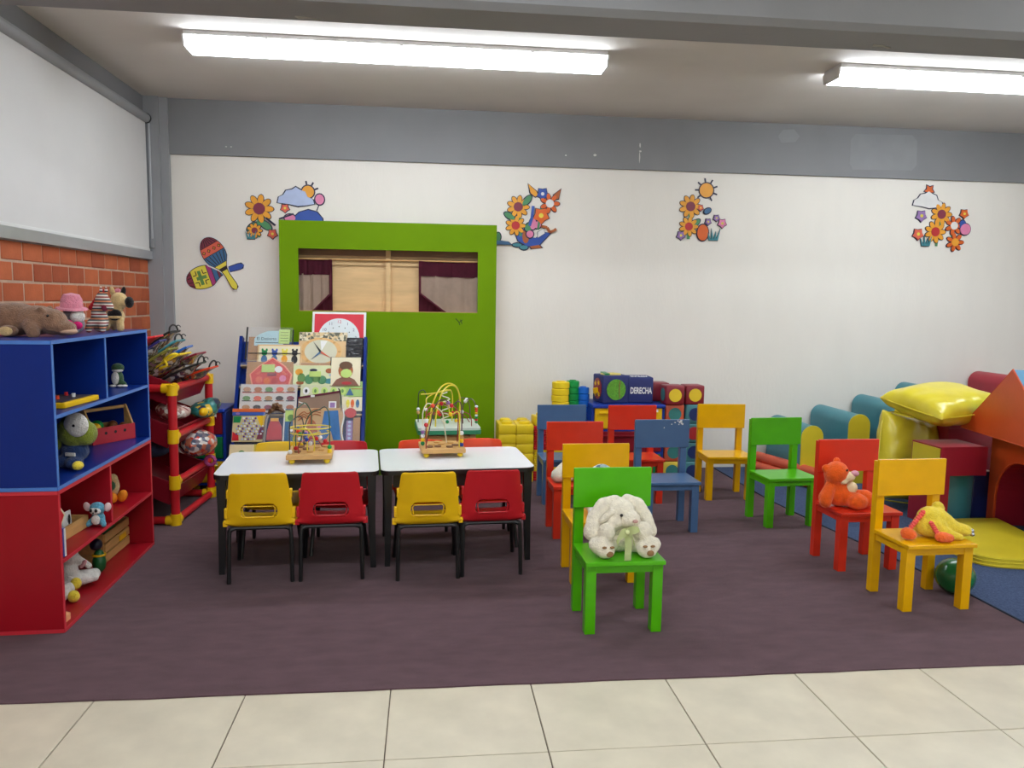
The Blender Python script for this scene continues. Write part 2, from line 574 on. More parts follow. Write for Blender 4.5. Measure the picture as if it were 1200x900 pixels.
# ------------------------------------------------------------------ ceiling lights
def ceiling_light(x0, y, label, L=2.63, glow=m_diff):
    t = thing('ceiling_light', label, 'light', (x0 + L / 2, y, 3.095), 0, None)
    h = L / 2
    obj('housing', box(newbm(), -h + .01, h - .01, -.114, .114, -0.026, 0.0), m_white, t)
    bm = newbm()
    prism(bm, [(-.105, -.022), (.105, -.022), (.105, -.045), (.088, -.088), (-.088, -.088), (-.105, -.045)], -h + .012, h - .012, 'X')
    obj('diffuser', bm, glow, t, label='glowing white tube light cover')
    for s in (-1, 1):
        bm = newbm()
        prism(bm, [(-.107, -.02), (.107, -.02), (.107, -.046), (.09, -.09), (-.09, -.09), (-.107, -.046)], s * (h - .013), s * h, 'X')
        obj('end_cap', bm, m_white, t)
    for x in (-.82, .0, .82):
        obj('clip', box(newbm(), x - .012, x + .012, -.112, -.104, -.034, -.012, .002), m_white, t)
    return t
ceiling_light(-1.48, 5.145, 'long white tube light on the ceiling above the small tables')
ceiling_light(2.70, 5.145, 'long white tube light on the ceiling at the right, above the foam blocks')
for (x, y, l) in [(-1.48, 1.65, 'tube light in the next ceiling bay, over the tiled floor on the left'), (2.70, 1.65, 'tube light in the next ceiling bay, over the tiled floor on the right'),
                  (-1.48, -1.85, 'tube light at the rear of the room on the left'), (2.70, -1.85, 'tube light at the rear of the room on the right')]:
    ceiling_light(x, y, l, glow=m_diff2)

# ------------------------------------------------------------------ wooden chairs
def wooden_chair(c, m):
    t = thing('wooden_chair', 'x', 'chair')
    obj('seat', box(newbm(), -.185, .185, -.165, .125, .322, .342, .003), m, t)
    bm = newbm(); box(bm, -.135, .135, -.142, -.126, .285, .322)
    obj('apron', bm, m, t)
    for s in (-1, 1):
        obj('apron', box(newbm(), s * .166 - .008, s * .166 + .008, -.10, .118, .285, .322), m, t)
        obj('leg', box(newbm(), s * .155 - .024, s * .155 + .024, -.146, -.098, 0, .322, .002), m, t)
        obj('leg', box(newbm(), s * .158 - .022, s * .158 + .022, .122, .165, 0, .70, .002), m, t)
    obj('apron', box(newbm(), -.136, .136, .134, .150, .285, .322), m, t)
    obj('backrest', box(newbm(), -.19, .19, .104, .122, .522, .714, .003), m, t)
    return t
chair_mats = dict(green=p_green, yellow=p_yellow, red=p_red, blue=p_blue)
protos = {}
def chair(c, x, y, deg, label):
    if c not in protos:
        t = protos[c] = wooden_chair(c, chair_mats[c])
        t.location = (x, y, 0); t.rotation_euler = (0, 0, R(deg)); t['label'] = label; t['group'] = 'small wooden chairs'
        return t
    return dup(protos[c], (x, y, 0), R(deg), label)
GR = 'small wooden chairs'
chair('green', .888, 3.452, 1, 'glossy green wooden chair with the cream plush rabbit on it')
chair('yellow', .941, 4.072, 0.5, 'yellow wooden chair directly behind the green chair with the rabbit')
chair('red', .973, 4.862, .5, 'red wooden chair with a white plush, behind the yellow one and beside the tables')
chair('blue', 1.028, 5.688, .3, 'clean blue wooden chair at the back, next to the yellow plastic blocks')
b = chair('blue', 1.592, 4.94, .8, 'blue wooden chair with white chipped paint on its backrest corner')
chips = [(.105, .705, .006), (.120, .699, .011), (.13, .69, .007), (.085, .695, .006), (.112, .682, .005), (.062, .683, .005), (.01, .66, .005), (.14, .683, .008), (.128, .706, .01)]
bm = newbm()
for (x, z, r) in chips:
    prism(bm, [(x + r * math.cos(a) * random.uniform(.5, 1.2), z + r * math.sin(a) * random.uniform(.5, 1.2)) for a in [i * 1.05 for i in range(6)]], .1025, .1042)
obj('paint_chip', bm, k_white, b, label='bare white chips in the blue paint')
chair('red', 1.578, 5.668, .5, 'empty red wooden chair in front of the drawer tower with the blue lid')
chair('yellow', 2.312, 5.735, -2.7, 'empty yellow wooden chair at the back beside the stack of circle cubes')
chair('green', 2.447, 5.022, 4, 'empty green wooden chair in the right row')
chair('red', 2.493, 4.168, 1.5, 'red wooden chair with the orange plush on it')
chair('yellow', 2.513, 3.592, 1.5, 'yellow wooden chair at right front with a limp yellow plush over the ball')

# ------------------------------------------------------------------ tables
def rrect(w, d, r, n=6):
    pts = []
    for cx, cy, a in ((w / 2 - r, d / 2 - r, 0), (-w / 2 + r, d / 2 - r, 90), (-w / 2 + r, -d / 2 + r, 180), (w / 2 - r, -d / 2 + r, 270)):
        for i in range(n + 1):
            q = R(a + 90 * i / n)
            pts.append((cx + r * math.cos(q), cy + r * math.sin(q)))
    return pts
def kid_table(x, y, label):
    t = thing('activity_table', label, 'table', (x, y, 0), R(4.4), 'small white tables')
    obj('tabletop', prism(newbm(), rrect(.875, .635, .055), .532, .555, 'Z'), k_laminate, t)
    obj('edge_trim', prism(newbm(), rrect(.88, .64, .057), .527, .5515, 'Z'), m_black, t)
    for s in (-1, 1):
        obj('apron', box(newbm(), -.37, .37, s * .27 - .010, s * .27 + .010, .45, .53), m_black, t)
        obj('apron', box(newbm(), s * .39 - .010, s * .39 + .010, -.26, .26, .45, .53), m_black, t)
        for q in (-1, 1):
            bm = newbm()
            tube(bm, [(s * .398, q * .278, .53), (s * .398, q * .278, .30), (s * .404, q * .284, 0)], [.034, .027, .021], 4)
            obj('leg', bm, m_black, t)
    return t
kid_table(-.725, 4.528, 'left white table on black legs, bead maze with yellow oval wire on it')
kid_table(.158, 4.600, 'right white table on black legs, bead maze with two bead posts on it')

# ------------------------------------------------------------------ plastic chairs: shell with a hand slot
def shell_bm():
    """one moulded sheet: seat pan then backrest; the child faces +Y, the back is at -Y"""
    prof = []                                  # (y, z, half width)
    prof += [(.335, .270, .150), (.320, .286, .156), (.27, .292, .166), (.16, .289, .176), (.07, .288, .182), (.022, .292, .184), (.0, .310, .183)]
    prof += [(-.014, .335, .178), (-.020, .354, .175), (-.022, .362, .174), (-.030, .414, .168), (-.032, .423, .167), (-.05, .50, .157), (-.062, .55, .150), (-.070, .580, .147), (-.073, .594, .142), (-.076, .600, .126)]
    us = [-1, -.93, -.80, -.62, -.54, -.47, -.2, 0, .2, .47, .54, .62, .80, .93, 1]
    bm = newbm()
    grid = []
    for (y, z, h) in prof:
        row = []
        back = z > .32 and y < 0.01
        for u in us:
            c = (abs(u) ** 3) * (.030 if back else 0.0)
            lift = (abs(u) ** 4) * (0.012 if not back else 0)
            row.append(bm.verts.new((u * h, y + c, z + lift)))
        grid.append(row)
    for i in range(len(prof) - 1):
        for j in range(len(us) - 1):
            if 8 <= i <= 10 and 4 <= j <= 9:
                if not (i == 8 and j in (4, 9)) and not (i == 10 and j in (4, 9)):
                    if 8 < i < 10 or (5 <= j <= 8):
                        continue
            bm.faces.new((grid[i][j], grid[i][j + 1], grid[i + 1][j + 1], grid[i + 1][j]))
    bmesh.ops.recalc_face_normals(bm, faces=bm.faces)
    bmesh.ops.solidify(bm, geom=list(bm.faces), thickness=0.007)
    return bm
def plastic_chair(m):
    t = thing('plastic_chair', 'x', 'chair')
    sh = obj('shell', shell_bm(), m, t, smooth=True)
    md = sh.modifiers.new('round', 'SUBSURF'); md.levels = 1; md.render_levels = 1
    # moulded stacking lugs at the sides of the back
    for s in (-1, 1):
        for b in ((s * .158 - .008, s * .158 + .008, -.010, .022, .455, .50), (s * .172 - .008, s * .172 + .008, .0, .03, .345, .40), (s * .178 - .012, s * .178 + .012, .01, .05, .300, .33)):
            obj('stacking_lug', box(newbm(), *b, .004), m, t)
    lp = newbm()
    ring = [(a[0], -.031 + .16 * (.405 - a[1]), a[1]) for a in [(x, z) for x, z in [(-.078, .368), (-.068, .358), (.068, .358), (.078, .368), (.083, .405), (.074, .418), (-.074, .418), (-.083, .405)]]]
    tube(lp, ring, .0035, 6, closed=True)
    obj('slot_rim', lp, m, t)
    f = newbm()
    tube(f, [(-.155, .012, .291), (.155, .012, .291)], .010, 8)
    tube(f, [(-.15, .012, .280), (-.15, .31, .276)], .009, 8)
    tube(f, [(.15, .012, .280), (.15, .31, .276)], .009, 8)
    obj('frame', f, m_black, t, smooth=True)
    for s in (-1, 1):
        obj('leg', tube(newbm(), smoothpath([(s * .13, .012, .291), (s * .148, .006, .284), (s * .157, .0, .26), (s * .162, -.012, .0)], 4), .0115, 8), m_black, t, smooth=True)
        obj('leg', tube(newbm(), smoothpath([(s * .13, .28, .276), (s * .15, .295, .270), (s * .158, .315, .24), (s * .178, .375, .0)], 4), .0115, 8), m_black, t, smooth=True)
    return t
pc = {}
def pchair(key, m, x, y, deg, label, g):
    if key not in pc:
        t = pc[key] = plastic_chair(m)
        t.location = (x, y, 0); t.rotation_euler = (0, 0, R(deg)); t['label'] = label; t['group'] = g
        return t
    return dup(pc[key], (x, y, 0), R(deg), label, g)
G1 = 'plastic chairs with their backs to the viewer'
G2 = 'plastic chairs on the far side of the tables'
pchair('y', k_yellow, -.873, 4.078, 3, 'yellow plastic shell chair at the near side of the left table', G1)
pchair('r', k_red, -.507, 4.092, 3, 'crimson plastic shell chair at the near side of the left table', G1)
pchair('y', k_yellow, .005, 4.066, 3, 'yellow plastic shell chair at the near side of the right table', G1)
pchair('r', k_red, .352, 4.104, 3, 'crimson plastic shell chair at the near side of the right table', G1)
pchair('y', k_yellow, -.912, 4.845, 184, 'yellow plastic chair on the far side of the left table', G2)
pchair('r', k_red, -.522, 4.865, 184, 'crimson plastic chair on the far side of the left table', G2)
pchair('o', k_orange, -.035, 4.900, 184, 'orange red plastic chair at the far side of the right table, by the tables joint', G2)
pchair('o', k_orange, .343, 4.930, 184, 'orange red plastic chair at the far right corner of the right table', G2)

# ------------------------------------------------------------------ blue and red open shelf units
def panel(name, b, m, me, par, faces=('f',)):
    x0, x1, y0, y1, z0, z1 = b
    o = obj(name, box(newbm(), *b, 0.0015, seg=1), m, par)
    e = newbm()
    if 'f' in faces:
        box(e, x0 + .001, x1 - .001, y0 - .0025, y0 + .0005, z0 + .001, z1 - .001)
    if 'n' in faces:
        box(e, x0 - .0025, x0 + .0005, y0 + .001, y1 - .001, z0 + .001, z1 - .001)
    obj('edge_band', e, me, o)
    return o
SA = R(90 + 1.9)
SO = (-1.604, 3.497)
LEN, DEP, TH = 1.266, .42, .018
def shelf_unit(name, label, z0, z1, zs, m, me):
    t = thing(name, label, 'shelf', (SO[0], SO[1], z0), SA, 'stacked open shelf units')
    h = z1 - z0
    panel('bottom_panel', (0, LEN, 0, DEP, 0, TH), m, me, t, 'fn')
    panel('top_panel', (0, LEN, 0, DEP, h - TH, h), m, me, t, 'fn')
    panel('side_panel', (0, TH, 0, DEP, TH, h - TH), m, me, t)
    panel('side_panel', (LEN - TH, LEN, 0, DEP, TH, h - TH), m, me, t)
    panel('shelf', (TH, LEN - TH, 0, DEP - .01, zs - z0 - TH, zs - z0), m, me, t)
    panel('divider', (.604, .604 + TH, 0, DEP - .01, zs - z0, h - TH), m, me, t)
    obj('back_panel', box(newbm(), TH, LEN - TH, DEP - .01, DEP - .002, TH, h - TH), m, t)
    return t
shelf_unit('shelf_unit', 'red open shelf unit on the carpet, under the blue one', 0, .645, .331, m_red, m_red_e)
shelf_unit('shelf_unit', 'blue open shelf unit stacked on the red one', .645, 1.303, .978, m_dblue, m_dblue_e)

# ------------------------------------------------------------------ puppet theatre
m_railbrown = mat('brown_rail', (128, 92, 66), .6, .1, 6, stretch=(1, 8, 8))
pt = thing('puppet_theatre', 'tall green puppet theatre board with a curtained opening against the white wall', 'puppet theatre', (0, 6.6, 0))
bm = newbm()
x0, x1, zt, a, b_, c, d = -1.212, .577, 2.132, -1.06, .42, 1.394, 1.905
for (p, q, z0, z1) in ((x0, a, 0, zt), (b_, x1, 0, zt), (a, b_, 0, c), (a, b_, d, zt)):
    box(bm, p, q, -.02, 0, z0, z1)
bmesh.ops.remove_doubles(bm, verts=bm.verts, dist=1e-5)
obj('front_board', bm, m_green_panel, pt)
bm = newbm()
for p in (x0 + .01, x1 - .03):
    box(bm, p, p + .02, 0, .125, 0, zt - .01)
obj('side_frame', bm, m_birch, pt)
obj('back_board', box(newbm(), x0 + .03, x1 - .03, .105, .115, .9, zt - .02), m_birch, pt)
obj('centre_post', box(newbm(), -.352, -.312, .06, .104, 1.2, zt - .1), m_birch, pt)
obj('ledge', box(newbm(), a - .03, b_ + .03, .002, .104, c - .05, c + .004), m_pine, pt)
obj('top_rail', box(newbm(), a - .03, b_ + .03, .084, .104, d - .045, d + .05), m_railbrown, pt)
obj('curtain_rod', cyl(newbm(), (a - .03, .045, 1.825), (b_ + .03, .045, 1.825), .006, 8), m_pine, pt)
def curtain_sheet(x0, x1, top, bot, y, amp, k, th=.004, n=28):
    """pleated cloth: top and bot give z for a fraction across"""
    bm = newbm(); rows = []
    for i in range(n + 1):
        f = i / n
        x = x0 + (x1 - x0) * f
        yy = y + amp * math.sin(k * f * 6.28) + amp * .5 * math.sin(k * 2.3 * f * 6.28 + 1)
        zt_, zb = top(f), bot(f)
        col = []
        for j in range(5):
            g = j / 4
            col.append(bm.verts.new((x, yy * (1 if j else 1), zt_ + (zb - zt_) * g)))
        rows.append(col)
    for i in range(n):
        for j in range(4):
            bm.faces.new((rows[i][j], rows[i + 1][j], rows[i + 1][j + 1], rows[i][j + 1]))
    bmesh.ops.solidify(bm, geom=list(bm.faces), thickness=th)
    return bm
def curtain(x0, x1, mirror, label):
    cu = obj('curtain', curtain_sheet(x0, x1, lambda f: 1.83 - .012 * math.sin(f * 3.1), lambda f: 1.397, .062, .006, 5), m_burg, pt, label=label)
    obj('valance', curtain_sheet(x0, x1, lambda f: 1.826 - .02 * math.sin(f * 3.1), lambda f: 1.70 - .012 * (f if mirror else 1 - f), .028, .004, 7), m_burg, cu, smooth=True)
    w = x1 - x0
    fn = (lambda f: max(1.398, 1.55 - (f / .42) * .155)) if mirror else (lambda f: max(1.398, 1.53 - ((1 - f) / .5) * .14))
    obj('cloth_panel', curtain_sheet(x0 + (.02 if mirror else .003), x1 - (.003 if mirror else .025), lambda f: 1.705 - .012 * f, fn, .036, .008, 3), m_beige, cu, smooth=True)
    e = []
    for i in range(9):
        f = i / 8 * (.42 if mirror else .5)
        ff = f if mirror else 1 - f
        e.append((x0 + (.02 if mirror else .003) + (w - .028) * ff, .022, fn(ff) - .004))
    top = [(x0 + .012, .022, 1.70), (x0 + .012, .022, 1.56)] if mirror else [(x1 - .012, .022, 1.70), (x1 - .012, .022, 1.54)]
    obj('piping', tube(newbm(), top + e, .0075, 6), m_burg, cu)
curtain(a - .04, -.795, False, 'burgundy and beige curtain pulled to the left')
curtain(-.076, b_ + .03, True, 'burgundy and beige curtain pulled to the right')
bm = newbm()
for p in ([(.235, 1.345), (.262, 1.318), (.272, 1.29)], [(.265, 1.312), (.292, 1.335)], [(.276, 1.335), (.290, 1.30)]):
    tube(bm, [(x, -.0205, z) for x, z in p], .0035, 5)
obj('scratch', bm, mat('dark_green_scrape', (44, 66, 16), .7), pt, label='dark scraped mark in the green paint')

# ------------------------------------------------------------------ wall cut-outs
WY = BACK
def wmat(n, c):
    return mat('print_' + n, c, .45, .05, 14)
c_out = wmat('outline', (30, 30, 62)); c_blk = wmat('black', (34, 24, 30)); c_wht = wmat('white', (226, 224, 222))
c_amber = wmat('amber', (232, 160, 44)); c_red = wmat('red', (186, 40, 46)); c_blue = wmat('blue', (48, 82, 166)); c_sky = wmat('sky', (176, 190, 222))
c_pink = wmat('pink', (222, 130, 168)); c_coral = wmat('coral', (222, 100, 76)); c_green = wmat('green', (74, 138, 92)); c_teal = wmat('teal', (64, 136, 146))
c_orange = wmat('orange', (220, 100, 34)); c_yel = wmat('yellow', (228, 212, 74)); c_maroon = wmat('maroon', (128, 44, 66)); c_mag = wmat('magenta', (170, 56, 120))
c_steel = wmat('steel', (58, 104, 146)); c_lilac = wmat('lilac', (150, 116, 172)); c_leaf = wmat('leaf', (96, 140, 74)); c_rust = wmat('rust', (170, 92, 46))
def grow(pts, d):
    cx = sum(p[0] for p in pts) / len(pts); cz = sum(p[1] for p in pts) / len(pts)
    out = []
    for x, z in pts:
        l = math.hypot(x - cx, z - cz) or 1
        out.append((x + (x - cx) / l * d, z + (z - cz) / l * d))
    return out
def oval(cx, cz, rx, rz, rot=0, n=20):
    c, s = math.cos(R(rot)), math.sin(R(rot))
    return [(cx + rx * math.cos(t) * c - rz * math.sin(t) * s, cz + rx * math.cos(t) * s + rz * math.sin(t) * c) for t in [i * 6.2832 / n for i in range(n)]]
def star(cx, cz, r0, r1, n, rot=0):
    return [(cx + (r0 if i % 2 else r1) * math.cos(R(rot) + i * math.pi / n), cz + (r0 if i % 2 else r1) * math.sin(R(rot) + i * math.pi / n)) for i in range(2 * n)]
class Cut:
    def __init__(s, label, name='wall_cutout'):
        s.t = thing(name, label, 'wall decoration', (0, WY, 0), 0, 'cut-out pictures on the white wall')
        s.back = newbm(); s.lay = 0
    def add(s, name, pts, m, out=.010, ring=True):
        if ring:
            prism(s.back, grow(pts, out), -.006 - s.lay * .00006, -.0005)
        s.lay += 1
        y = -.0062 - s.lay * .00025
        obj(name, prism(newbm(), pts, y, -.0055), m, s.t)
    def line(s, name, pts, w, m):
        s.lay += 1
        bm = newbm()
        y = -.0062 - s.lay * .00025
        for (x0, z0), (x1, z1) in zip(pts[:-1], pts[1:]):
            l = math.hypot(x1 - x0, z1 - z0); nx, nz = -(z1 - z0) / l * w / 2, (x1 - x0) / l * w / 2
            prism(bm, [(x0 + nx, z0 + nz), (x1 + nx, z1 + nz), (x1 - nx, z1 - nz), (x0 - nx, z0 - nz)], y, -.0058)
        obj(name, bm, m, s.t)
    def end(s):
        obj('backing', s.back, c_out, s.t)
def flower(C, x, z, r, m, mc=None):
    C.add('flower', star(x, z, r, r * .68, 5, 20), m, .007)
    C.add('flower_centre', oval(x, z, r * .28, r * .28, n=10), mc or c_yel, ring=False)
def grass(C, x, z, s, m):
    for k, dx in enumerate((-.6, -.2, .2, .6)):
        C.add('grass_blade', [(x + dx * s * .5 - s * .12, z), (x + dx * s * .5 + s * .12, z), (x + dx * s * 1.0, z + s * (1.0 if k % 2 else .75))], m, .005)
def cloud(C, x, z, w, m):
    C.add('cloud', [(x + w * a, z + w * b) for a, b in ((-.5, -.12), (-.46, .04), (-.34, .10), (-.26, .22), (-.10, .25), (.0, .32), (.14, .24), (.26, .2), (.32, .06), (.46, .0), (.5, -.13), (.3, -.17), (.05, -.2), (-.2, -.15))], m, .010)

# plain generic stand-ins for the printed figures: flowers, clouds, suns, a boat
def sunflower(C, x, z, r, m=None, mc=None, n=9):
    for k in range(n):
        a = 360 / n * k
        C.add('petal', oval(x + r * .66 * math.cos(R(a)), z + r * .66 * math.sin(R(a)), r * .36, r * .20, a, 12), m or c_amber, .006)
    C.add('flower_centre', oval(x, z, r * .42, r * .42), mc or c_maroon, .004)
C = Cut('amber sunflower cut-out above the maracas, left of the green board')
C.line('stem', [(-1.41, 2.0), (-1.40, 2.20)], .03, c_green)
C.add('leaf', oval(-1.455, 2.085, .055, .026, 35), c_green); C.add('leaf', oval(-1.35, 2.10, .055, .026, 145), c_green)
sunflower(C, -1.40, 2.235, .115)
sunflower(C, -1.44, 2.055, .06)
grass(C, -1.47, 1.985, .075, c_teal); flower(C, -1.295, 2.03, .042, c_coral)
C.line('stalk', [(-1.345, 2.16), (-1.27, 2.10)], .016, c_out)
C.end()
# 2: cloud, sun, hill
C = Cut('cloud and sun cut-out with a blue hill, peeping over the green board')
C.add('sun_disc', oval(-1.0, 2.385, .05, .05), c_amber)
for a in (20, 60, 100):
    C.line('sun_ray', [(-1.0 + .06 * math.cos(R(a)), 2.385 + .06 * math.sin(R(a))), (-1.0 + .09 * math.cos(R(a)), 2.385 + .09 * math.sin(R(a)))], .014, c_out)
cloud(C, -1.10, 2.325, .30, c_sky)
C.add('hill', [(-1.13, 2.12), (-1.12, 2.17), (-1.07, 2.215), (-1.0, 2.235), (-.93, 2.22), (-.885, 2.17), (-.88, 2.12)], c_blue)
C.add('balloon', oval(-.905, 2.325, .036, .042), c_pink); C.line('balloon_string', [(-.91, 2.28), (-.93, 2.23)], .008, c_out)
flower(C, -1.19, 2.245, .038, c_coral); C.add('bush', oval(-1.15, 2.165, .045, .03), c_pink)
C.line('branch', [(-1.24, 2.155), (-1.12, 2.20)], .014, c_out)
C.end()
# 3: boat shape with leaves and blossoms
C = Cut('tall cut-out of a blue boat with amber and orange leaves, right of the green board')
C.add('hull', [(.735, 2.13), (.78, 2.02), (.86, 1.975), (.96, 1.985), (1.06, 2.09), (1.0, 2.10), (.93, 2.05), (.86, 2.06), (.82, 2.13)], c_blue)
C.add('foot', oval(.77, 1.985, .04, .014), c_teal); C.add('foot', oval(.83, 1.965, .035, .018), c_teal); C.add('plank', [(.88, 1.975), (.96, 1.99), (.99, 1.965), (.90, 1.955)], c_rust)
C.add('barrel', oval(.845, 2.06, .03, .06), c_rust)
C.line('stem', [(.80, 2.06), (.79, 2.30)], .022, c_green)
sunflower(C, .775, 2.31, .095); sunflower(C, .755, 2.15, .085, None, c_red)
C.add('leaf', oval(.85, 2.365, .055, .024, 50), c_green); C.add('leaf', oval(.70, 2.23, .05, .022, 150), c_green)
C.add('leaf', oval(.87, 2.14, .04, .03, 50), c_green); C.add('leaf', oval(.905, 2.17, .028, .05, 0), c_pink); C.add('leaf', oval(.945, 2.16, .03, .03), c_pink); C.add('leaf', oval(.88, 2.08, .03, .03), c_pink)
C.add('leaf', [(.86, 2.505), (.93, 2.445), (.945, 2.41), (.92, 2.40), (.88, 2.43)], c_amber); C.add('leaf', [(1.145, 2.47), (1.085, 2.42), (1.09, 2.38), (1.125, 2.39)], c_rust)
C.line('stem', [(.95, 2.12), (.975, 2.30)], .02, c_green)
flower(C, .985, 2.425, .055, c_blue, c_wht); sunflower(C, 1.05, 2.345, .085, c_orange, c_wht, 7); flower(C, .975, 2.24, .075, c_orange)
C.line('ribbon', [(.905, 2.32), (.895, 2.22), (.875, 2.15)], .024, c_blue)
C.line('tendril', [(.98, 2.15), (1.03, 2.14), (1.055, 2.10), (1.09, 2.115), (1.11, 2.13)], .022, c_rust)
C.add('sail', [(.95, 2.10), (1.0, 2.13), (1.01, 2.09), (.95, 2.05)], c_wht, .005)
C.add('small_boat', [(.56, 1.985), (.57, 2.025), (.69, 2.01), (.72, 1.985)], c_steel); C.add('leaf', oval(.605, 2.05, .02, .035), c_green)
C.end()
# 4: sun, pear shape, pot and flowers
C = Cut('cut-out of a rayed sun over an amber flower and an orange pot')
C.add('sun_disc', oval(2.45, 2.50, .062, .062), c_amber)
for a in range(-60, 240, 40):
    C.line('sun_ray', [(2.45 + .07 * math.cos(R(a)), 2.50 + .07 * math.sin(R(a))), (2.45 + .105 * math.cos(R(a)), 2.50 + .105 * math.sin(R(a)))], .014, c_out)
C.line('stem', [(2.30, 2.07), (2.31, 2.35)], .026, c_green); C.add('leaf', oval(2.36, 2.21, .05, .022, 40), c_green)
sunflower(C, 2.31, 2.355, .10); sunflower(C, 2.30, 2.18, .085, None, c_red)
C.add('pot', oval(2.43, 2.13, .050, .07), c_orange); grass(C, 2.53, 2.065, .10, c_teal)
flower(C, 2.23, 2.10, .04, c_lilac); flower(C, 2.605, 2.215, .042, c_pink); flower(C, 2.55, 2.26, .03, c_lilac); flower(C, 2.475, 2.225, .03, c_lilac)
flower(C, 2.40, 2.345, .028, c_coral); C.add('leaf', oval(2.465, 2.32, .032, .02, 30), c_steel); C.end()
# 5: cloud and blossoms
C = Cut('cut-out of a white cloud with orange and amber blossoms, furthest right on the wall')
C.add('star_burst', star(4.555, 2.565, .05, .026, 5, 15), c_orange)
cloud(C, 4.55, 2.46, .29, c_wht)
C.line('stem', [(4.66, 2.06), (4.68, 2.34)], .024, c_green); C.line('stem', [(4.80, 2.06), (4.82, 2.26)], .024, c_green)
sunflower(C, 4.69, 2.35, .10); sunflower(C, 4.64, 2.19, .10, None, c_red)
sunflower(C, 4.82, 2.25, .085, c_orange, c_wht, 7); sunflower(C, 4.84, 2.10, .085, c_orange, c_amber, 7); flower(C, 4.91, 2.36, .045, c_orange)
C.add('leaf', oval(4.90, 2.26, .03, .04), c_blue); C.add('petal', oval(4.93, 2.22, .05, .05), c_pink)
flower(C, 4.49, 2.33, .055, c_lilac); flower(C, 4.47, 2.165, .055, c_coral); grass(C, 4.55, 2.06, .09, c_teal); C.end()

# maracas
def maraca(label, ox, oz, ang, style):
    t = thing('maraca_cutout', label, 'wall decoration', (ox, WY, oz), (0, R(-ang), 0), 'cut-out pictures on the white wall')
    # local: x runs from the head (negative) to the handle (positive)
    head = [(-.142 * math.cos(a) * 1.0 - .0, .098 * math.sin(a)) for a in [R(-118 + 236 * i / 26) for i in range(27)]]
    out = head + [(.10, .062), (.135, .040), (.16, .030), (.20, .024), (.30, .030), (.335, .026), (.35, 0), (.335, -.026), (.30, -.030), (.20, -.024), (.16, -.030), (.135, -.040), (.10, -.062)]
    def clip(x0, x1, d=.006):
        up = [p for p in out]
        def w(x):
            best = 0
            for i in range(len(up)):
                (xa, za), (xb, zb) = up[i], up[(i + 1) % len(up)]
                if (xa - x) * (xb - x) <= 0 and abs(xa - xb) > 1e-6:
                    z = za + (zb - za) * (x - xa) / (xb - xa); best = max(best, abs(z))
            return max(0.001, best - d)
        xs = [x0 + (x1 - x0) * i / 8 for i in range(9)]
        return [(x, w(x)) for x in xs] + [(x, -w(x)) for x in xs[::-1]]
    yo = 0 if style == 0 else -.004
    obj('card', prism(newbm(), grow(out, .012), yo - .004, -.0004), c_wht, t)
    obj('outline', prism(newbm(), out, yo - .0050, yo - .0035), c_blk, t)
    def band(name, x0, x1, m):
        obj(name, prism(newbm(), clip(x0, x1), yo - .0056, yo - .0045), m, t)
    lines = newbm()
    def ln(p, q, w=.006):
        l = math.hypot(q[0] - p[0], q[1] - p[1]); nx, nz = -(q[1] - p[1]) / l * w / 2, (q[0] - p[0]) / l * w / 2
        prism(lines, [(p[0] + nx, p[1] + nz), (q[0] + nx, q[1] + nz), (q[0] - nx, q[1] - nz), (p[0] - nx, p[1] - nz)], yo - .0064, yo - .005)
    if style == 0:
        band('tip_band', -.137, -.092, c_maroon); band('cross_band', -.087, .045, c_yel); band('collar_band', .05, .082, c_mag); band('collar_band', .087, .12, c_steel); band('collar_band', .125, .14, c_maroon); band('neck_band', .145, .18, c_steel); band('handle', .185, .343, c_blue)
        for z in (-.05, -.02, .02, .05):
            ln((-.13, z * .8), (-.095, z))
        obj('cross_mark', prism(newbm(), [(-.055, .014), (-.035, .014), (-.035, .06), (-.008, .06), (-.008, .014), (.028, .014), (.028, -.014), (-.008, -.014), (-.008, -.06), (-.035, -.06), (-.035, -.014), (-.055, -.014)], yo - .0068, yo - .005), c_leaf, t)
        for sx in (-1, 1):
            for sz in (-1, 1):
                ln((-.02 + sx * .028, sz * .03), (-.02 + sx * .058, sz * .03), .007); ln((-.02 + sx * .028, sz * .03), (-.02 + sx * .028, sz * .065), .007)
    else:
        band('tip_band', -.137, -.075, c_maroon); band('middle_band', -.07, .0, c_coral); band('fluted_band', .005, .10, c_steel); band('collar_band', .105, .135, c_yel); band('neck_band', .137, .16, c_blk); band('handle', .165, .343, c_yel)
        for z in (-.06, -.035, -.012, .012, .035, .06):
            ln((-.13, z * .5), (-.078, z)); ln((.01, z * 1.35), (.098, z * .75))
        for z in (-.07, -.025, .025, .07):
            obj('diamond', prism(newbm(), [(-.035 + .016, z), (-.035, z + .016), (-.035 - .016, z), (-.035, z - .016)], yo - .0064, yo - .005), c_blk, t)
            obj('diamond', prism(newbm(), [(-.035 + .008, z), (-.035, z + .008), (-.035 - .008, z), (-.035, z - .008)], yo - .0068, yo - .005), c_amber, t)
    obj('ink_line', lines, c_blk, t)['kind'] = 'stuff'
maraca('maraca cut-out with a yellow band and green cross mark, lying nearly level', -1.865, 1.66, 18, 0)
maraca('maraca cut-out with orange diamonds and blue flutes, tilted with yellow handle down', -1.775, 1.86, -59, 1)
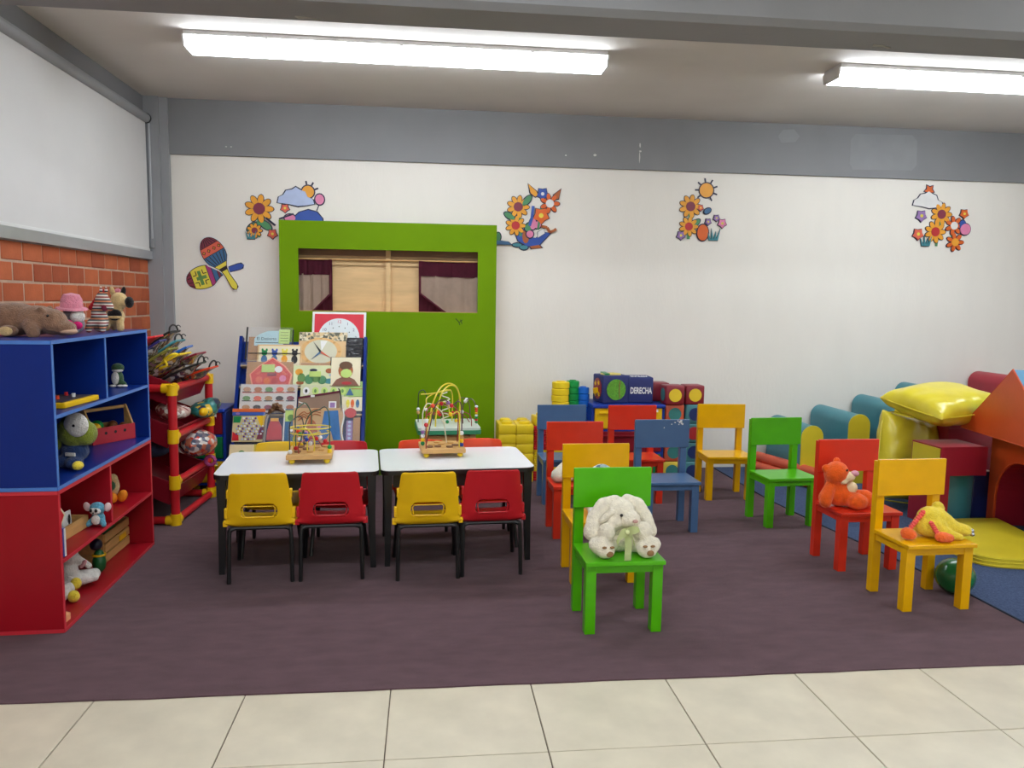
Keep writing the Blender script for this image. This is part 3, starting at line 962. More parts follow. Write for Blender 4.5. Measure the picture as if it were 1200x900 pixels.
# ------------------------------------------------------------------ sloping display rack of puzzles behind the left table
RA = math.atan2(.923, .385)
rk = thing('display_rack', 'blue sided sloping display rack full of wooden puzzles and bagged toys', 'rack', (-.985, 5.858, 0), (RA, 0, 0))
for s in (-1, 1):
    bm = newbm()
    # side board in (v, w): front edge sits just proud of the goods
    prism(bm, [(0.02, -.05), (0.02, .045), (1.285, .02), (1.285, -.05)], s * .487 - .012, s * .487 + .012, 'X')
    obj('side_panel', bm, m_dblue, rk)
obj('back_panel', box(newbm(), -.475, .475, .06, 1.26, -.055, -.045), m_dblue, rk)
TIERS = [.085, .405, .645, .868, 1.045]
for v in TIERS:
    obj('tier_shelf', box(newbm(), -.475, .475, v - .012, v, -.045, .016), m_birch, rk)
    obj('tier_lip', box(newbm(), -.475, .475, v - .012, v + .02, .016, .018), m_clear, rk)
def on_rack(name, label, cat, u, v, w, tilt=0, g='puzzles and bagged games on the display rack'):
    """u across, v up the slope (bottom edge), w out of the slope"""
    b = Matrix.Translation((-.97, 5.858, 0)) @ Matrix.Rotation(RA, 4, 'X') @ Matrix.Translation((u, v, w))
    p = b.to_translation()
    return thing(name, label, cat, p, (RA + R(tilt), 0, 0), g)
def slab(t, name, x0, x1, y0, y1, m, z0=0.0, z1=.010):
    return obj(name, box(newbm(), x0, x1, y0, y1, z0, z1, .0015, seg=1), m, t)
def disc(t, name, x, y, rx, ry, m, z0=.009, z1=.013, rot=0, n=16):
    return obj(name, prism(newbm(), oval(x, y, rx, ry, rot, n), z0, z1, 'Z'), m, t)
def poly(t, name, pts, m, z0=.009, z1=.013):
    return obj(name, prism(newbm(), pts, z0, z1, 'Z'), m, t)
# top left: clear case with a blue card
t = on_rack('game_case', 'clear plastic case with a pale blue card and green note, top left of the rack', 'case', -.282, 1.07, -.03)
slab(t, 'film', -.175, .175, .0, .30, m_clear, .020, .023)
slab(t, 'insert', -.17, -.07, .02, .225, m_cardboard, .0, .004)
poly(t, 'title_card', [(-.125, .15), (.10, .15), (.10, .235), (.06, .275), (-.02, .275), (-.09, .245), (-.125, .21)], m_bluecard, .004, .008)
text('El Desierto', .034, m_ink, t, (-.03, .207, .009), (0, 0, 0), 'lettering', .0004)
slab(t, 'rule_line', -.115, .10, .172, .176, m_ink, .008, .0095)
slab(t, 'note', .065, .150, .165, .285, m_note, .010, .014)
for k in range(4):
    slab(t, 'note_line', .078, .14, .185 + k * .024, .189 + k * .024, mat('note_ink', (96, 120, 60), .7), .0135, .015)
slab(t, 'edge_strip', -.187, -.175, .03, .30, m_black, .018, .028); slab(t, 'edge_strip', .172, .182, .02, .28, m_black, .018, .028)
# red clock board leaning behind
t = on_rack('clock_board', 'red and white teaching clock board leaning at the top of the rack', 'clock', .254, 1.24, -.045, 4, None)
slab(t, 'border', -.215, .215, .0, .275, k_white, 0, .006)
slab(t, 'red_face', -.197, .197, .0, .257, plast('clock_red', (214, 50, 66)), .006, .008)
poly(t, 'dial', [(.165 * math.cos(R(a)), .055 + .165 * math.sin(R(a))) for a in range(-15, 196, 10)], mat('dial_white', (214, 222, 224), .4), .008, .010)
for n_, h in ((9, 0), (10, 0), (11, 0), (12, 1), (1, 0), (2, 0), (3, 0)):
    a = R(90 - 30 * n_)
    text(str(n_), .036, plast('clock_ink_red', (200, 50, 90)) if h else plast('clock_ink', (96, 80, 120)), t, (.135 * math.cos(a), .055 + .135 * math.sin(a), .0105), (0, 0, 0), 'numeral', .0004)
for k in range(-3, 4):
    a = R(90 - 30 * k)
    slab(t, 'minute_dot', .095 * math.cos(a) - .004, .095 * math.cos(a) + .004, .055 + .095 * math.sin(a) - .004, .055 + .095 * math.sin(a) + .004, m_ink, .010, .0112)
# peg puzzle with four little animals
t = on_rack('peg_puzzle', 'white peg puzzle with four small animal figures in a row', 'puzzle', -.20, 1.035, -.005)
slab(t, 'board', -.172, .172, 0, .185, m_birch); slab(t, 'face', -.160, .160, .012, .172, m_card, .009, .012)
for k, (m, q) in enumerate(((k_green, c_steel), (c_blue, c_steel), (c_yel, c_amber), (m_black, m_black))):
    x = -.115 + k * .078
    disc(t, 'figure', x, .058, .024, .034, q, .011, .018); disc(t, 'figure_head', x, .112, .022, .022, m, .011, .019)
    for s in (-1, 1):
        disc(t, 'figure_ear', x + s * .016, .137, .008, .012, m, .011, .017, n=8)
slab(t, 'rubber_band', -.24, .165, .103, .111, m_black, .019, .023)
# wooden clock puzzle
t = on_rack('clock_puzzle', 'wooden clock puzzle with a black, a red and a blue hand', 'puzzle', .135, 1.02, -.012)
slab(t, 'board', -.19, .19, 0, .31, m_birch); slab(t, 'printed_header', -.187, .187, .235, .308, mottle('leaf_print', ((222, 210, 178), (90, 90, 70), (216, 190, 140), (160, 150, 120)), 60), .009, .0115)
slab(t, 'lower_strip', -.187, .187, .003, .045, m_cardboard, .009, .0115)
disc(t, 'rim', -.015, .145, .165, .118, mat('rim_ochre', (222, 176, 112), .5), .010, .013, 0, 24); disc(t, 'face', -.015, .145, .128, .100, mat('clock_paper', (206, 204, 178), .5), .012, .0145, 0, 24)
poly(t, 'slice', [(-.01, .15), (-.02, .235), (.035, .235)], k_white, .014, .016)
for (a, l, m) in ((125, .11, m_black), (-32, .10, c_coral), (222, .095, c_steel)):
    x, y = math.cos(R(a)), math.sin(R(a))
    bm = newbm(); prism(bm, [(-.015 - y * .009, .14 + x * .009), (-.015 + x * l, .14 + y * l), (-.015 + y * .009, .14 - x * .009)], .016, .019, 'Z'); obj('hand', bm, m, t)
for a in range(0, 360, 45):
    disc(t, 'hour_peg', -.015 + .146 * math.cos(R(a)), .145 + .108 * math.sin(R(a)), .012, .009, m_pine, .012, .016, n=8)
# black bag top right
t = on_rack('game_bag', 'shiny black plastic bag at the top right of the rack', 'bag', .385, 1.09, -.03)
obj('bag', box(newbm(), -.075, .075, 0, .20, 0, .03, .012), mat('black_film', (30, 30, 38), .15, .3, 30, .6, 30, coat=.8), t)
slab(t, 'bag_fold', -.07, .07, .12, .128, m_black, .028, .036)
# red house puzzle
t = on_rack('house_puzzle', 'red house shaped puzzle in clear film with a green note', 'puzzle', -.25, .880, .01)
slab(t, 'board', -.19, .165, 0, .19, m_cardboard)
house = [(-.135, .0), (.135, .0), (.15, .085), (.095, .15), (.005, .215), (-.09, .15), (-.155, .085)]
poly(t, 'outline', grow(house, .012), mat('salmon', (236, 150, 120), .5), .009, .013); poly(t, 'house', house, mat('house_red', (208, 62, 58), .5), .012, .016)
poly(t, 'roof_line', [(-.12, .085), (.005, .185), (.125, .085), (.105, .08), (.005, .16), (-.10, .08)], c_coral, .0155, .0175)
slab(t, 'window_shape', -.03, .04, .07, .095, c_maroon, .0155, .018)
for (x, y, m) in ((-.09, .04, c_coral), (-.03, .03, c_orange), (.03, .03, c_red), (.09, .05, c_pink)):
    disc(t, 'figure', x, y, .026, .028, m, .0155, .019)
slab(t, 'note', -.075, .025, .10, .165, m_note, .018, .021); disc(t, 'puppet_face', .055, .125, .03, .026, k_white, .0155, .020)
slab(t, 'film', -.19, .17, .0, .20, m_clear, .024, .026)
# green picture board and cardboard strip
t = on_rack('picture_puzzle', 'pale green picture puzzle of trees and animals in the middle of the rack', 'puzzle', .093, .876, .012)
slab(t, 'board', -.175, .175, 0, .165, mat('pale_green_board', (214, 220, 172), .5, .06))
for (x, y, rx, ry, m) in ((-.13, .11, .03, .026, c_amber), (-.11, .06, .03, .04, c_leaf), (-.05, .05, .035, .04, c_green), (.0, .06, .04, .035, c_leaf), (.05, .045, .035, .035, c_green), (.11, .035, .045, .022, c_teal), (.10, .12, .026, .02, c_rust), (-.02, .125, .03, .012, c_out), (.12, .085, .02, .008, c_sky), (-.12, .02, .03, .014, c_rust)):
    disc(t, 'printed_shape', x, y, rx, ry, m, .009, .0125)
slab(t, 'note', -.05, .04, .07, .115, m_note, .0125, .015)
t = on_rack('cardboard_sheet', 'strip of brown cardboard showing above the pale green picture puzzle', 'board', .075, .95, -.002)
slab(t, 'sheet', -.165, .165, 0, .118, m_cardboard, 0, .006)
# portrait board
t = on_rack('portrait_puzzle', 'cream puzzle board with a brown haired head outline and green note', 'puzzle', .325, .872, .02)
slab(t, 'board', -.115, .115, 0, .235, m_card); slab(t, 'dark_edge', -.122, .122, -.004, .24, m_black, -.004, .002)
disc(t, 'head', 0, .125, .058, .065, c_rust, .009, .0125); disc(t, 'hair', 0, .165, .052, .035, mat('hair_brown', (104, 72, 50), .7), .0115, .0145)
poly(t, 'shoulders', [(-.105, 0), (-.07, .05), (-.02, .075), (.02, .075), (.07, .05), (.105, 0)], mat('brown_print', (134, 88, 70), .6), .009, .0125)
disc(t, 'note', .005, .10, .045, .038, m_note, .0135, .016, 0, 9); disc(t, 'necklace', .01, .02, .04, .012, c_red, .012, .0145)
# transport puzzle
t = on_rack('transport_puzzle', 'wide grey white puzzle with rows of little vehicles and tools', 'puzzle', -.258, .655, .022)
slab(t, 'board', -.216, .216, 0, .225, mat('grey_white_board', (206, 200, 196), .5, .05))
slab(t, 'printed_band', -.20, .20, .155, .162, c_coral, .009, .0115)
for r in range(3):
    for k in range(5):
        x, y = -.165 + k * .083, .04 + r * .072
        m = (m_cardboard, c_rust, c_blk, c_leaf, c_maroon, c_coral, mat('tan_print', (190, 140, 110), .5))[(r * 3 + k * 2) % 7]
        disc(t, 'vehicle_piece', x, y, .030, .019, m, .009, .014, 0, 10)
        slab(t, 'vehicle_base', x - .033, x + .033, y - .024, y - .016, c_rust if k % 2 else m_black, .009, .013)
slab(t, 'film', -.216, .216, .0, .23, m_clear, .018, .020)
# letters strip, pouch, small boards
t = on_rack('number_strip', 'pale strip with a row of round printed numbers behind the brown pouch', 'puzzle', .165, .665, .012)
slab(t, 'board', -.185, .185, 0, .215, mat('pale_olive_board', (206, 208, 172), .5, .05))
for k in range(5):
    x = -.14 + k * .07
    disc(t, 'ring', x, .165, .026, .032, k_white if k == 0 else m_note, .009, .012); disc(t, 'ring_centre', x, .165, .010, .016, m_ink if k == 0 else c_leaf, .0115, .014, n=8)
t = on_rack('zip_pouch', 'brown zip pouch with a dark zipper and white purple label', 'pouch', .135, .655, .03)
pp = [(-.165, 0), (.155, 0), (.15, .165), (-.165, .115)]
poly(t, 'pouch', pp, m_pouch, 0, .014)
poly(t, 'zipper', [(-.165, .105), (.15, .155), (.152, .172), (-.165, .120)], m_burg, .012, .018)
obj('cord', tube(newbm(), smoothpath([(.14, .19, .014), (.155, .16, .018), (.165, .08, .018), (.168, .0, .016)]), .005, 6), m_black, t)
slab(t, 'label_patch', .07, .128, .012, .085, k_white, .013, .017); slab(t, 'label_print', .08, .118, .034, .074, c_lilac, .0165, .018)
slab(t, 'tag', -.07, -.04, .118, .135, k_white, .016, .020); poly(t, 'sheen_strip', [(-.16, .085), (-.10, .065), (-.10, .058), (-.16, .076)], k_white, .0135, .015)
t = on_rack('board_game', 'green printed game board at the right edge of the rack', 'game', .392, .785, .012)
slab(t, 'board', -.078, .078, 0, .125, mat('lime_board', (164, 198, 112), .5, .1)); poly(t, 'mountain', [(-.06, .01), (-.03, .07), (.0, .01)], c_steel); slab(t, 'path', -.02, .07, .06, .066, c_rust, .009, .0115)
t = on_rack('picture_card', 'cream card with three small figures, right side of the rack', 'card', .385, .665, .02)
slab(t, 'board', -.08, .078, 0, .115, m_card)
for x, m in ((-.035, c_yel), (.0, c_orange), (.04, c_steel)):
    disc(t, 'figure', x, .06, .014, .034, m, .009, .0125)
t = on_rack('toy_bag', 'narrow clear bag with a red shape and a lilac strip, right edge of the rack', 'bag', .375, .41, .035)
slab(t, 'backing_card', .02, .075, 0, .20, m_cardboard, 0, .004); slab(t, 'lilac_strip', -.03, .018, .01, .175, c_lilac, .004, .010)
for k in range(5):
    disc(t, 'printed_ring', -.006, .035 + k * .032, .012, .011, c_sky, .010, .012, n=10)
disc(t, 'red_toy', .0, .235, .045, .040, k_red, .004, .018); slab(t, 'film', -.08, .078, 0, .30, m_clear, .020, .022)
obj('bead_string', tube(newbm(), smoothpath([(-.06, .27, .012), (-.05, .2, .014), (-.065, .1, .012), (-.05, .01, .012)]), .006, 6), k_white, t)
# row 4
t = on_rack('boxed_game', 'flat orange and blue boxed game above the star peg board', 'game', -.395, .625, .03)
slab(t, 'box_top', -.122, .122, .028, .055, c_orange, 0, .02); slab(t, 'box_side', -.122, .122, 0, .028, c_blue, 0, .02); disc(t, 'printed_badge', -.08, .015, .016, .010, c_lilac, .019, .022)
t = on_rack('star_game', 'star peg board game with rows of white and purple pegs', 'game', -.385, .42, .035)
slab(t, 'board', -.125, .125, 0, .215, mat('game_board_cream', (206, 190, 140), .5))
for (p, m) in (([(-.12, .15), (-.12, .20), (-.06, .20), (-.07, .15)], k_green), ([(.05, .205), (.12, .205), (.12, .13), (.085, .12)], k_yellow), ([(-.12, .01), (-.12, .08), (-.075, .05), (-.07, .01)], k_red), ([(.06, .02), (.12, .02), (.12, .12), (.08, .11)], c_maroon)):
    poly(t, 'point', p, m)
pm = [mat('peg_white', (232, 230, 226), .3), mat('peg_purple', (110, 60, 140), .3), c_sky]
peg_me = []
for m in pm:
    bm = newbm(); cyl(bm, (0, 0, .009), (0, 0, .017), .0075, 8); bmesh.ops.recalc_face_normals(bm, faces=bm.faces)
    me = bpy.data.meshes.new('peg'); bm.to_mesh(me); bm.free(); me.materials.append(m); peg_me.append(me)
for r in range(9):
    for k in range(9):
        x, y = -.09 + k * .0225 + (.011 if r % 2 else 0), .02 + r * .0205
        if abs(x) < .05 or .06 < y < .14:
            o = bpy.data.objects.new('peg', peg_me[(r * 2 + k) % 3]); COL.objects.link(o); o.parent = t; o.location = (x, y, 0)
t = on_rack('gift_bag', 'clear bag tied at the top with a red figure and brown bow inside', 'bag', -.195, .41, .035)
blobm = mat('bag_red', (190, 30, 50), .4, .15, 12)
obj('red_figure', prism(newbm(), [(-.055, .02), (.06, .02), (.05, .13), (.02, .19), (-.03, .18), (-.05, .10)], 0, .03, 'Z'), blobm, t); slab(t, 'sash', -.03, .03, .165, .19, c_amber, .028, .034)
slab(t, 'film', -.085, .085, 0, .24, m_clear, .036, .038)
for (p, q) in (((-.03, .25, .02), (.02, .31, .03)), ((.0, .27, .02), (.075, .235, .03)), ((-.01, .26, .02), (-.05, .22, .03)), ((.0, .26, .02), (.05, .29, .03))):
    obj('ribbon_loop', tube(newbm(), [p, ((p[0] + q[0]) / 2, (p[1] + q[1]) / 2 + .01, .04), q], [.012, .020, .008], 6), mat('brown_ribbon', (112, 78, 50), .5, .3, 30), t)
obj('grey_strap', tube(newbm(), smoothpath([(-.03, .25, .02), (-.06, .18, .03), (-.07, .0, .03)]), .011, 6), mat('grey_strap', (140, 132, 128), .6), t)
t = on_rack('picture_book', 'thin blue picture book standing between the tied bag and the jeans puzzle', 'book', -.078, .41, .03)
slab(t, 'cover', -.05, .05, 0, .27, c_steel); slab(t, 'green_picture', -.045, .045, .17, .26, m_note, .009, .0115); disc(t, 'printed_shape', .0, .2, .025, .025, c_leaf, .011, .013); slab(t, 'white_spine', -.055, -.045, 0, .27, k_white, 0, .011)
t = on_rack('scenery_puzzle', 'tan puzzle of brown mountains beside a large blue shape', 'puzzle', .13, .41, .04)
slab(t, 'board', -.19, .19, 0, .275, mat('tan_board', (196, 160, 116), .6, .06))
poly(t, 'mountain', [(-.10, .03), (-.085, .14), (-.06, .20), (-.02, .16), (.0, .08), (-.01, .03)], c_rust); poly(t, 'mountain', [(-.18, .04), (-.17, .12), (-.13, .15), (-.10, .09), (-.09, .04)], m_cardboard)
poly(t, 'blue_shape', [(-.01, .02), (.03, .14), (.045, .25), (.15, .255), (.165, .12), (.18, .02), (.12, .02), (.10, .09), (.06, .02)], mat('denim_print', (52, 110, 170), .6, .15, 20))
for k, y in enumerate((.265, .245, .225)):
    obj('ridge_line', tube(newbm(), smoothpath([(-.15, y - .05, .011), (-.11, y - .02, .012), (-.08, y - .035, .012), (-.03, y, .012), (.02, y - .01, .012)]), .004, 5), c_rust, t)
t = on_rack('bead_bag', 'clear bag of mixed beads and small shapes low on the rack', 'bag', .10, .395, .058)
rr = random.Random(3)
for k in range(26):
    disc(t, 'shape', rr.uniform(-.17, .08), rr.uniform(.01, .075 if k > 8 else .14), rr.uniform(.010, .018), rr.uniform(.008, .014), rr.choice([k_white, c_red, c_steel, c_green, c_amber, c_lilac, c_pink]), .004, rr.uniform(.010, .016), rr.uniform(0, 90), 8)
slab(t, 'film', -.19, .10, 0, .16, m_clear, .018, .020)
# bottom row, mostly hidden behind the chairs
for k, (u, w, col, lab) in enumerate(((-.43, .09, (226, 206, 160), 'cream puzzle board low at the left end of the rack'), (-.27, .07, (220, 196, 70), 'yellow and green puzzle board in the bottom row, behind the yellow chair'), (.0, .16, (206, 150, 110), 'tan puzzle board in the bottom row behind the bead maze'), (.33, .12, (190, 170, 140), 'pale puzzle board in the bottom row behind the crimson chair'))):
    t = on_rack('board_puzzle', lab, 'puzzle', u, .09, .035)
    slab(t, 'board', -w, w, 0, .31, mat('low_board_%s' % 'abcd'[k], col, .5, .1))
    for j in range(5):
        disc(t, 'piece', rr.uniform(-w * .7, w * .7), rr.uniform(.04, .28), .024, .02, rr.choice([c_green, c_red, c_rust, c_leaf, c_amber]), .009, .014, 0, 9)

# ------------------------------------------------------------------ bead mazes
W_dark = mat('dark_wire', (38, 40, 48), .3, coat=.3); W_green = mat('green_wire', (30, 84, 60), .3, coat=.3); W_yel = mat('yellow_wire', (226, 206, 60), .3, coat=.3); W_red = mat('red_wire', (150, 44, 40), .3, coat=.3); W_white = mat('cream_wire', (230, 224, 200), .3, coat=.3); W_plum = mat('plum_wire', (92, 52, 64), .3, coat=.3)
B = [k_red, k_yellow, k_green, k_blue, k_white, k_orange, plast('lilac_bead', (150, 110, 170))]
def bead(t, p, r, m, tall=1.0):
    return obj('bead', ell(newbm(), p, (r, r, r * tall), u=10, v=7), m, t, smooth=True)
def wire(t, pts, m, r=.0035, sub=6, label=None):
    return obj('wire', tube(newbm(), smoothpath(pts, sub), r, 6), m, t, smooth=True, label=label)
def maze_base(t, w, d, feet):
    obj('base', box(newbm(), -w / 2, w / 2, -d / 2, d / 2, .028, .056, .004), m_pine, t)
    for x in (-1, 1):
        for y in (-1, 1):
            obj('foot', ell(newbm(), (x * (w / 2 - .03), y * (d / 2 - .03), .016), (.018, .018, .016), u=12, v=8), feet, t, smooth=True)
t = thing('bead_maze', 'wooden bead maze with yellow oval wire loops, on the left table', 'toy', (-.68, 4.575, .5555), R(4), 'bead mazes')
maze_base(t, .255, .30, k_brickyellow)
for (x, y) in ((-.07, -.06), (.0, -.07), (.06, -.02), (-.03, .02), (.03, .06), (-.06, .08), (.08, .09)):
    o = obj('disc_piece', cyl(newbm(), (x, y, .055), (x, y, .066), .019, 12), m_railbrown if (x < 0) else m_pine, t)
wire(t, arc((.0, -.02, .195), (.115, .075), 100, 460, 28, 'XY'), W_yel, .004, 1, 'yellow oval wire loop')
wire(t, arc((.0, -.02, .165), (.112, .085), 190, 395, 18, 'XY'), W_yel, .004, 1, 'yellow oval wire loop')
wire(t, [(-.015, -.06, .055), (-.015, -.06, .12), (.0, -.06, .155), (.06, -.05, .170)], W_yel, .004)
wire(t, [(.02, -.03, .055), (.02, -.03, .13), (-.03, -.02, .19), (-.09, .0, .15), (-.10, .02, .055)], W_yel, .004)
wire(t, [(-.108, -.11, .055), (-.108, -.11, .21), (-.095, -.09, .245), (-.06, -.02, .26), (-.05, .10, .20), (-.05, .12, .055)], W_dark)
wire(t, [(-.085, .0, .055), (-.085, .0, .27), (-.06, .0, .315), (-.03, .03, .33), (.0, .05, .27), (.0, .06, .2)], W_green)
wire(t, [(.112, -.09, .055), (.112, -.09, .26), (.09, -.04, .315), (.05, .05, .29), (-.02, .10, .24), (-.08, .12, .055)], W_green)
wire(t, [(-.06, -.10, .055), (-.06, -.10, .11), (-.02, -.06, .13), (.03, .02, .12), (.06, .09, .055)], W_red)
for (p, m) in (((-.108, -.11, .068), k_white), ((.112, -.09, .068), k_brickyellow), ((.112, -.09, .09), k_limegreen), ((.112, -.09, .062), k_brickyellow), ((-.085, .0, .068), k_red), ((-.07, -.01, .17), k_orange), ((-.06, -.02, .155), k_green), ((-.02, -.06, .13), k_blue), ((.03, .02, .12), k_red), ((.05, .05, .12), k_white), ((.045, .06, .14), B[6]), ((-.03, .0, .15), k_blue), ((.08, .04, .10), k_red), ((.0, -.03, .10), k_white)):
    bead(t, p, .0135, m)
t = thing('bead_maze', 'wooden bead maze with bead stacks on its corner posts, on the right table', 'toy', (.088, 4.715, .5555), R(5), 'bead mazes')
maze_base(t, .265, .27, k_brickyellow)
for (x, y) in ((-.08, -.07), (-.03, -.06), (.04, -.08), (.08, -.03), (-.06, .0), (.0, .02), (.06, .05), (-.02, .08)):
    obj('disc_piece', cyl(newbm(), (x, y, .055), (x, y, .064), .021, 12), m_railbrown if (y < 0) else m_pine, t)
wire(t, [(-.105, -.11, .055), (-.105, -.11, .25), (-.09, -.08, .295), (-.03, .0, .31), (.05, .05, .29), (.11, .09, .25), (.11, .10, .055)], W_red)
wire(t, [(-.118, -.02, .055), (-.118, -.02, .20), (-.115, -.02, .27), (-.08, .0, .315), (.0, .02, .26), (.02, .06, .18), (.04, .08, .055)], W_white)
wire(t, [(.098, -.09, .055), (.098, -.09, .22), (.09, -.07, .27), (.05, -.03, .25), (.04, .02, .30), (.0, .06, .31), (-.06, .10, .22), (-.09, .11, .055)], W_yel)
wire(t, [(.115, -.06, .055), (.115, -.06, .28), (.10, -.03, .33), (.06, .0, .30), (.02, .0, .335), (-.04, -.01, .30), (-.09, .05, .055)], W_plum)
for k, m in enumerate((k_green, k_yellow, k_white, B[6], k_white)):
    bead(t, (-.118, -.02, .072 + k * .023), .0135, m)
for k, m in enumerate((k_blue, B[1], m_pine, k_white)):
    bead(t, (.115, -.06, .066 + k * .024), .0145, m)
for (p, m) in (((-.105, -.11, .20), k_red), ((-.105, -.11, .225), k_white), ((-.06, -.04, .305), k_orange), ((.0, .02, .31), k_red), ((.05, .05, .29), k_white), ((.05, -.03, .25), k_yellow), ((.06, .0, .30), k_red), ((.04, .01, .315), B[6])):
    bead(t, p, .0135, m)

# low stool with a third maze behind the right table
t = thing('activity_stool', 'small wooden stool with a green edged white top behind the right table', 'stool', (.150, 5.86, 0), R(4))
obj('stool_top', prism(newbm(), rrect(.46, .46, .03), .545, .562, 'Z'), mat('pale_print_top', (216, 224, 216), .35, .05, 10), t); obj('stool_rim', prism(newbm(), rrect(.47, .47, .035), .515, .5455, 'Z'), plast('stool_green', (64, 150, 110)), t)
for x in (-1, 1):
    for y in (-1, 1):
        obj('leg', box(newbm(), x * .175 - .022, x * .175 + .022, y * .175 - .022, y * .175 + .022, 0, .515, .003), m_pine, t)
    obj('rail', box(newbm(), -.16, .16, x * .175 - .010, x * .175 + .010, .44, .50), m_pine, t); obj('rail', box(newbm(), x * .175 - .010, x * .175 + .010, -.16, .16, .44, .50), m_pine, t)
t = thing('bead_maze', 'tall bead maze with high yellow arches and zigzag wire, on the stool behind', 'toy', (.150, 5.86, .5625), R(4), 'bead mazes')
wire(t, [(-.135, -.10, 0), (-.13, -.09, .10), (-.10, -.06, .20), (-.04, .0, .285), (.03, .05, .30), (.09, .08, .25), (.11, .10, .12), (.11, .10, 0)], W_yel, .006)
wire(t, [(-.10, -.14, 0), (-.095, -.14, .08), (-.06, -.10, .22), (.0, -.05, .29), (.06, -.02, .285), (.10, .02, .20), (.10, .04, .10), (.10, .05, 0)], W_yel, .006)
wire(t, [(-.16, -.02, 0), (-.16, -.02, .15), (-.15, .0, .20), (-.06, .03, .24), (.02, .06, .25), (.05, .10, .20), (.05, .12, 0)], W_yel, .005)
wire(t, [(-.20, .0, .225), (-.12, .0, .23), (-.02, .02, .245), (.03, .03, .255)], W_yel, .005)
z = [(.0, .0, .24)]
for k in range(7):
    z.append((-.015 + (.032 if k % 2 else -.032), -.02, .22 - k * .031))
wire(t, z + [(.0, -.02, 0)], W_white, .005, 4, 'cream zigzag wire')
wire(t, [(-.215, .08, 0), (-.215, .08, .18), (-.205, .08, .235), (-.17, .08, .245), (-.15, .08, .18), (-.15, .08, 0)], W_dark)
wire(t, [(-.09, .16, 0), (-.09, .16, .14), (-.06, .16, .20), (-.03, .16, .14), (-.03, .16, 0)], W_dark)
wire(t, [(.12, -.02, .0), (.12, .0, .12), (.15, .0, .18), (.19, .0, .185), (.215, -.02, .14), (.22, -.04, 0)], W_plum)
wire(t, [(.08, .18, 0), (.09, .18, .13), (.14, .18, .175), (.19, .18, .13), (.20, .18, 0)], W_plum)
wire(t, [(-.17, -.17, 0), (-.16, -.15, .09), (-.08, -.13, .105), (.02, -.13, .10), (.10, -.12, .105), (.16, -.14, .08), (.17, -.15, 0)], W_red)
wire(t, [(-.13, .05, .065), (-.03, .05, .06), (.05, .05, .066), (.13, .05, .06), (.18, .05, .0)], W_red)
for (p, m) in (((-.215, .08, .10), k_white), ((-.215, .08, .075), m_pine), ((-.16, -.02, .11), k_white), ((-.17, -.16, .06), k_yellow), ((-.12, -.135, .10), k_red), ((-.08, -.13, .105), k_orange), ((.03, -.13, .10), k_red), ((.06, -.12, .103), k_red), ((.10, -.12, .105), k_white), ((.0, -.02, .015), k_green), ((.14, .0, .17), k_white), ((.17, .18, .16), k_white), ((-.05, .05, .06), k_red), ((.05, .05, .066), k_red), ((-.13, .05, .065), k_red), ((.07, .0, .02), k_yellow)):
    bead(t, p, .014, m)
for k, m in enumerate((k_green, k_red, k_green, k_white, k_yellow, k_orange, k_orange, k_white)):
    bead(t, (.22, -.04, .014 + k * .017), .013, m, .75)
# ------------------------------------------------------------------ drawer towers
def drawer_tower(label, x, y, w, d, h, cols, deg=0):
    t = thing('drawer_tower', label, 'storage', (x, y, 0), R(deg))
    n = len(cols)
    obj('lid', box(newbm(), -w / 2 - .012, w / 2 + .012, -d / 2 - .012, d / 2, h - .028, h, .008), k_blue, t)
    for s in (-1, 1):
        obj('side_panel', box(newbm(), s * w / 2 - .012, s * w / 2 + .012, -d / 2 + .02, d / 2, .03, h - .028, .004), k_blue, t)
    step = (h - .07) / n
    for k, m in enumerate(cols):
        z1 = h - .030 - k * step; z0 = z1 - step + .022
        fr = obj('drawer', box(newbm(), -w / 2 + .014, w / 2 - .014, -d / 2, d / 2 - .03, z0, z1, .006), m, t)
        obj('drawer_lip', box(newbm(), -w / 2 + .05, w / 2 - .05, -d / 2 - .012, -d / 2 + .004, z1 - .045, z1 - .03, .003), m, fr)
        obj('label_holder', box(newbm(), w / 2 - .11, w / 2 - .05, -d / 2 - .004, -d / 2 + .002, z1 - .045, z1 - .008, .001), k_white, fr)
        obj('runner', box(newbm(), -w / 2 + .012, w / 2 - .012, -d / 2 + .002, d / 2 - .02, z0 - .020, z0 - .004), k_blue, t)
    for sx in (-1, 1):
        for sy in (-1, 1):
            obj('foot', box(newbm(), sx * (w / 2 - .03) - .02, sx * (w / 2 - .03) + .02, sy * (d / 2 - .05) - .02, sy * (d / 2 - .05) + .02, 0, .05, .003), k_yellow, t)
    return t
k_dred = plast('dark_red_plastic', (140, 22, 40))
drawer_tower('drawer tower with a blue lid and yellow, red and green drawers by the back wall', 1.67, 6.43, .60, .40, .655, (k_yellow, k_dred, k_green))
drawer_tower('narrow drawer tower with red and green drawers behind the red tube rack', -1.69, 6.28, .25, .36, .64, (k_dred, k_green, k_yellow))

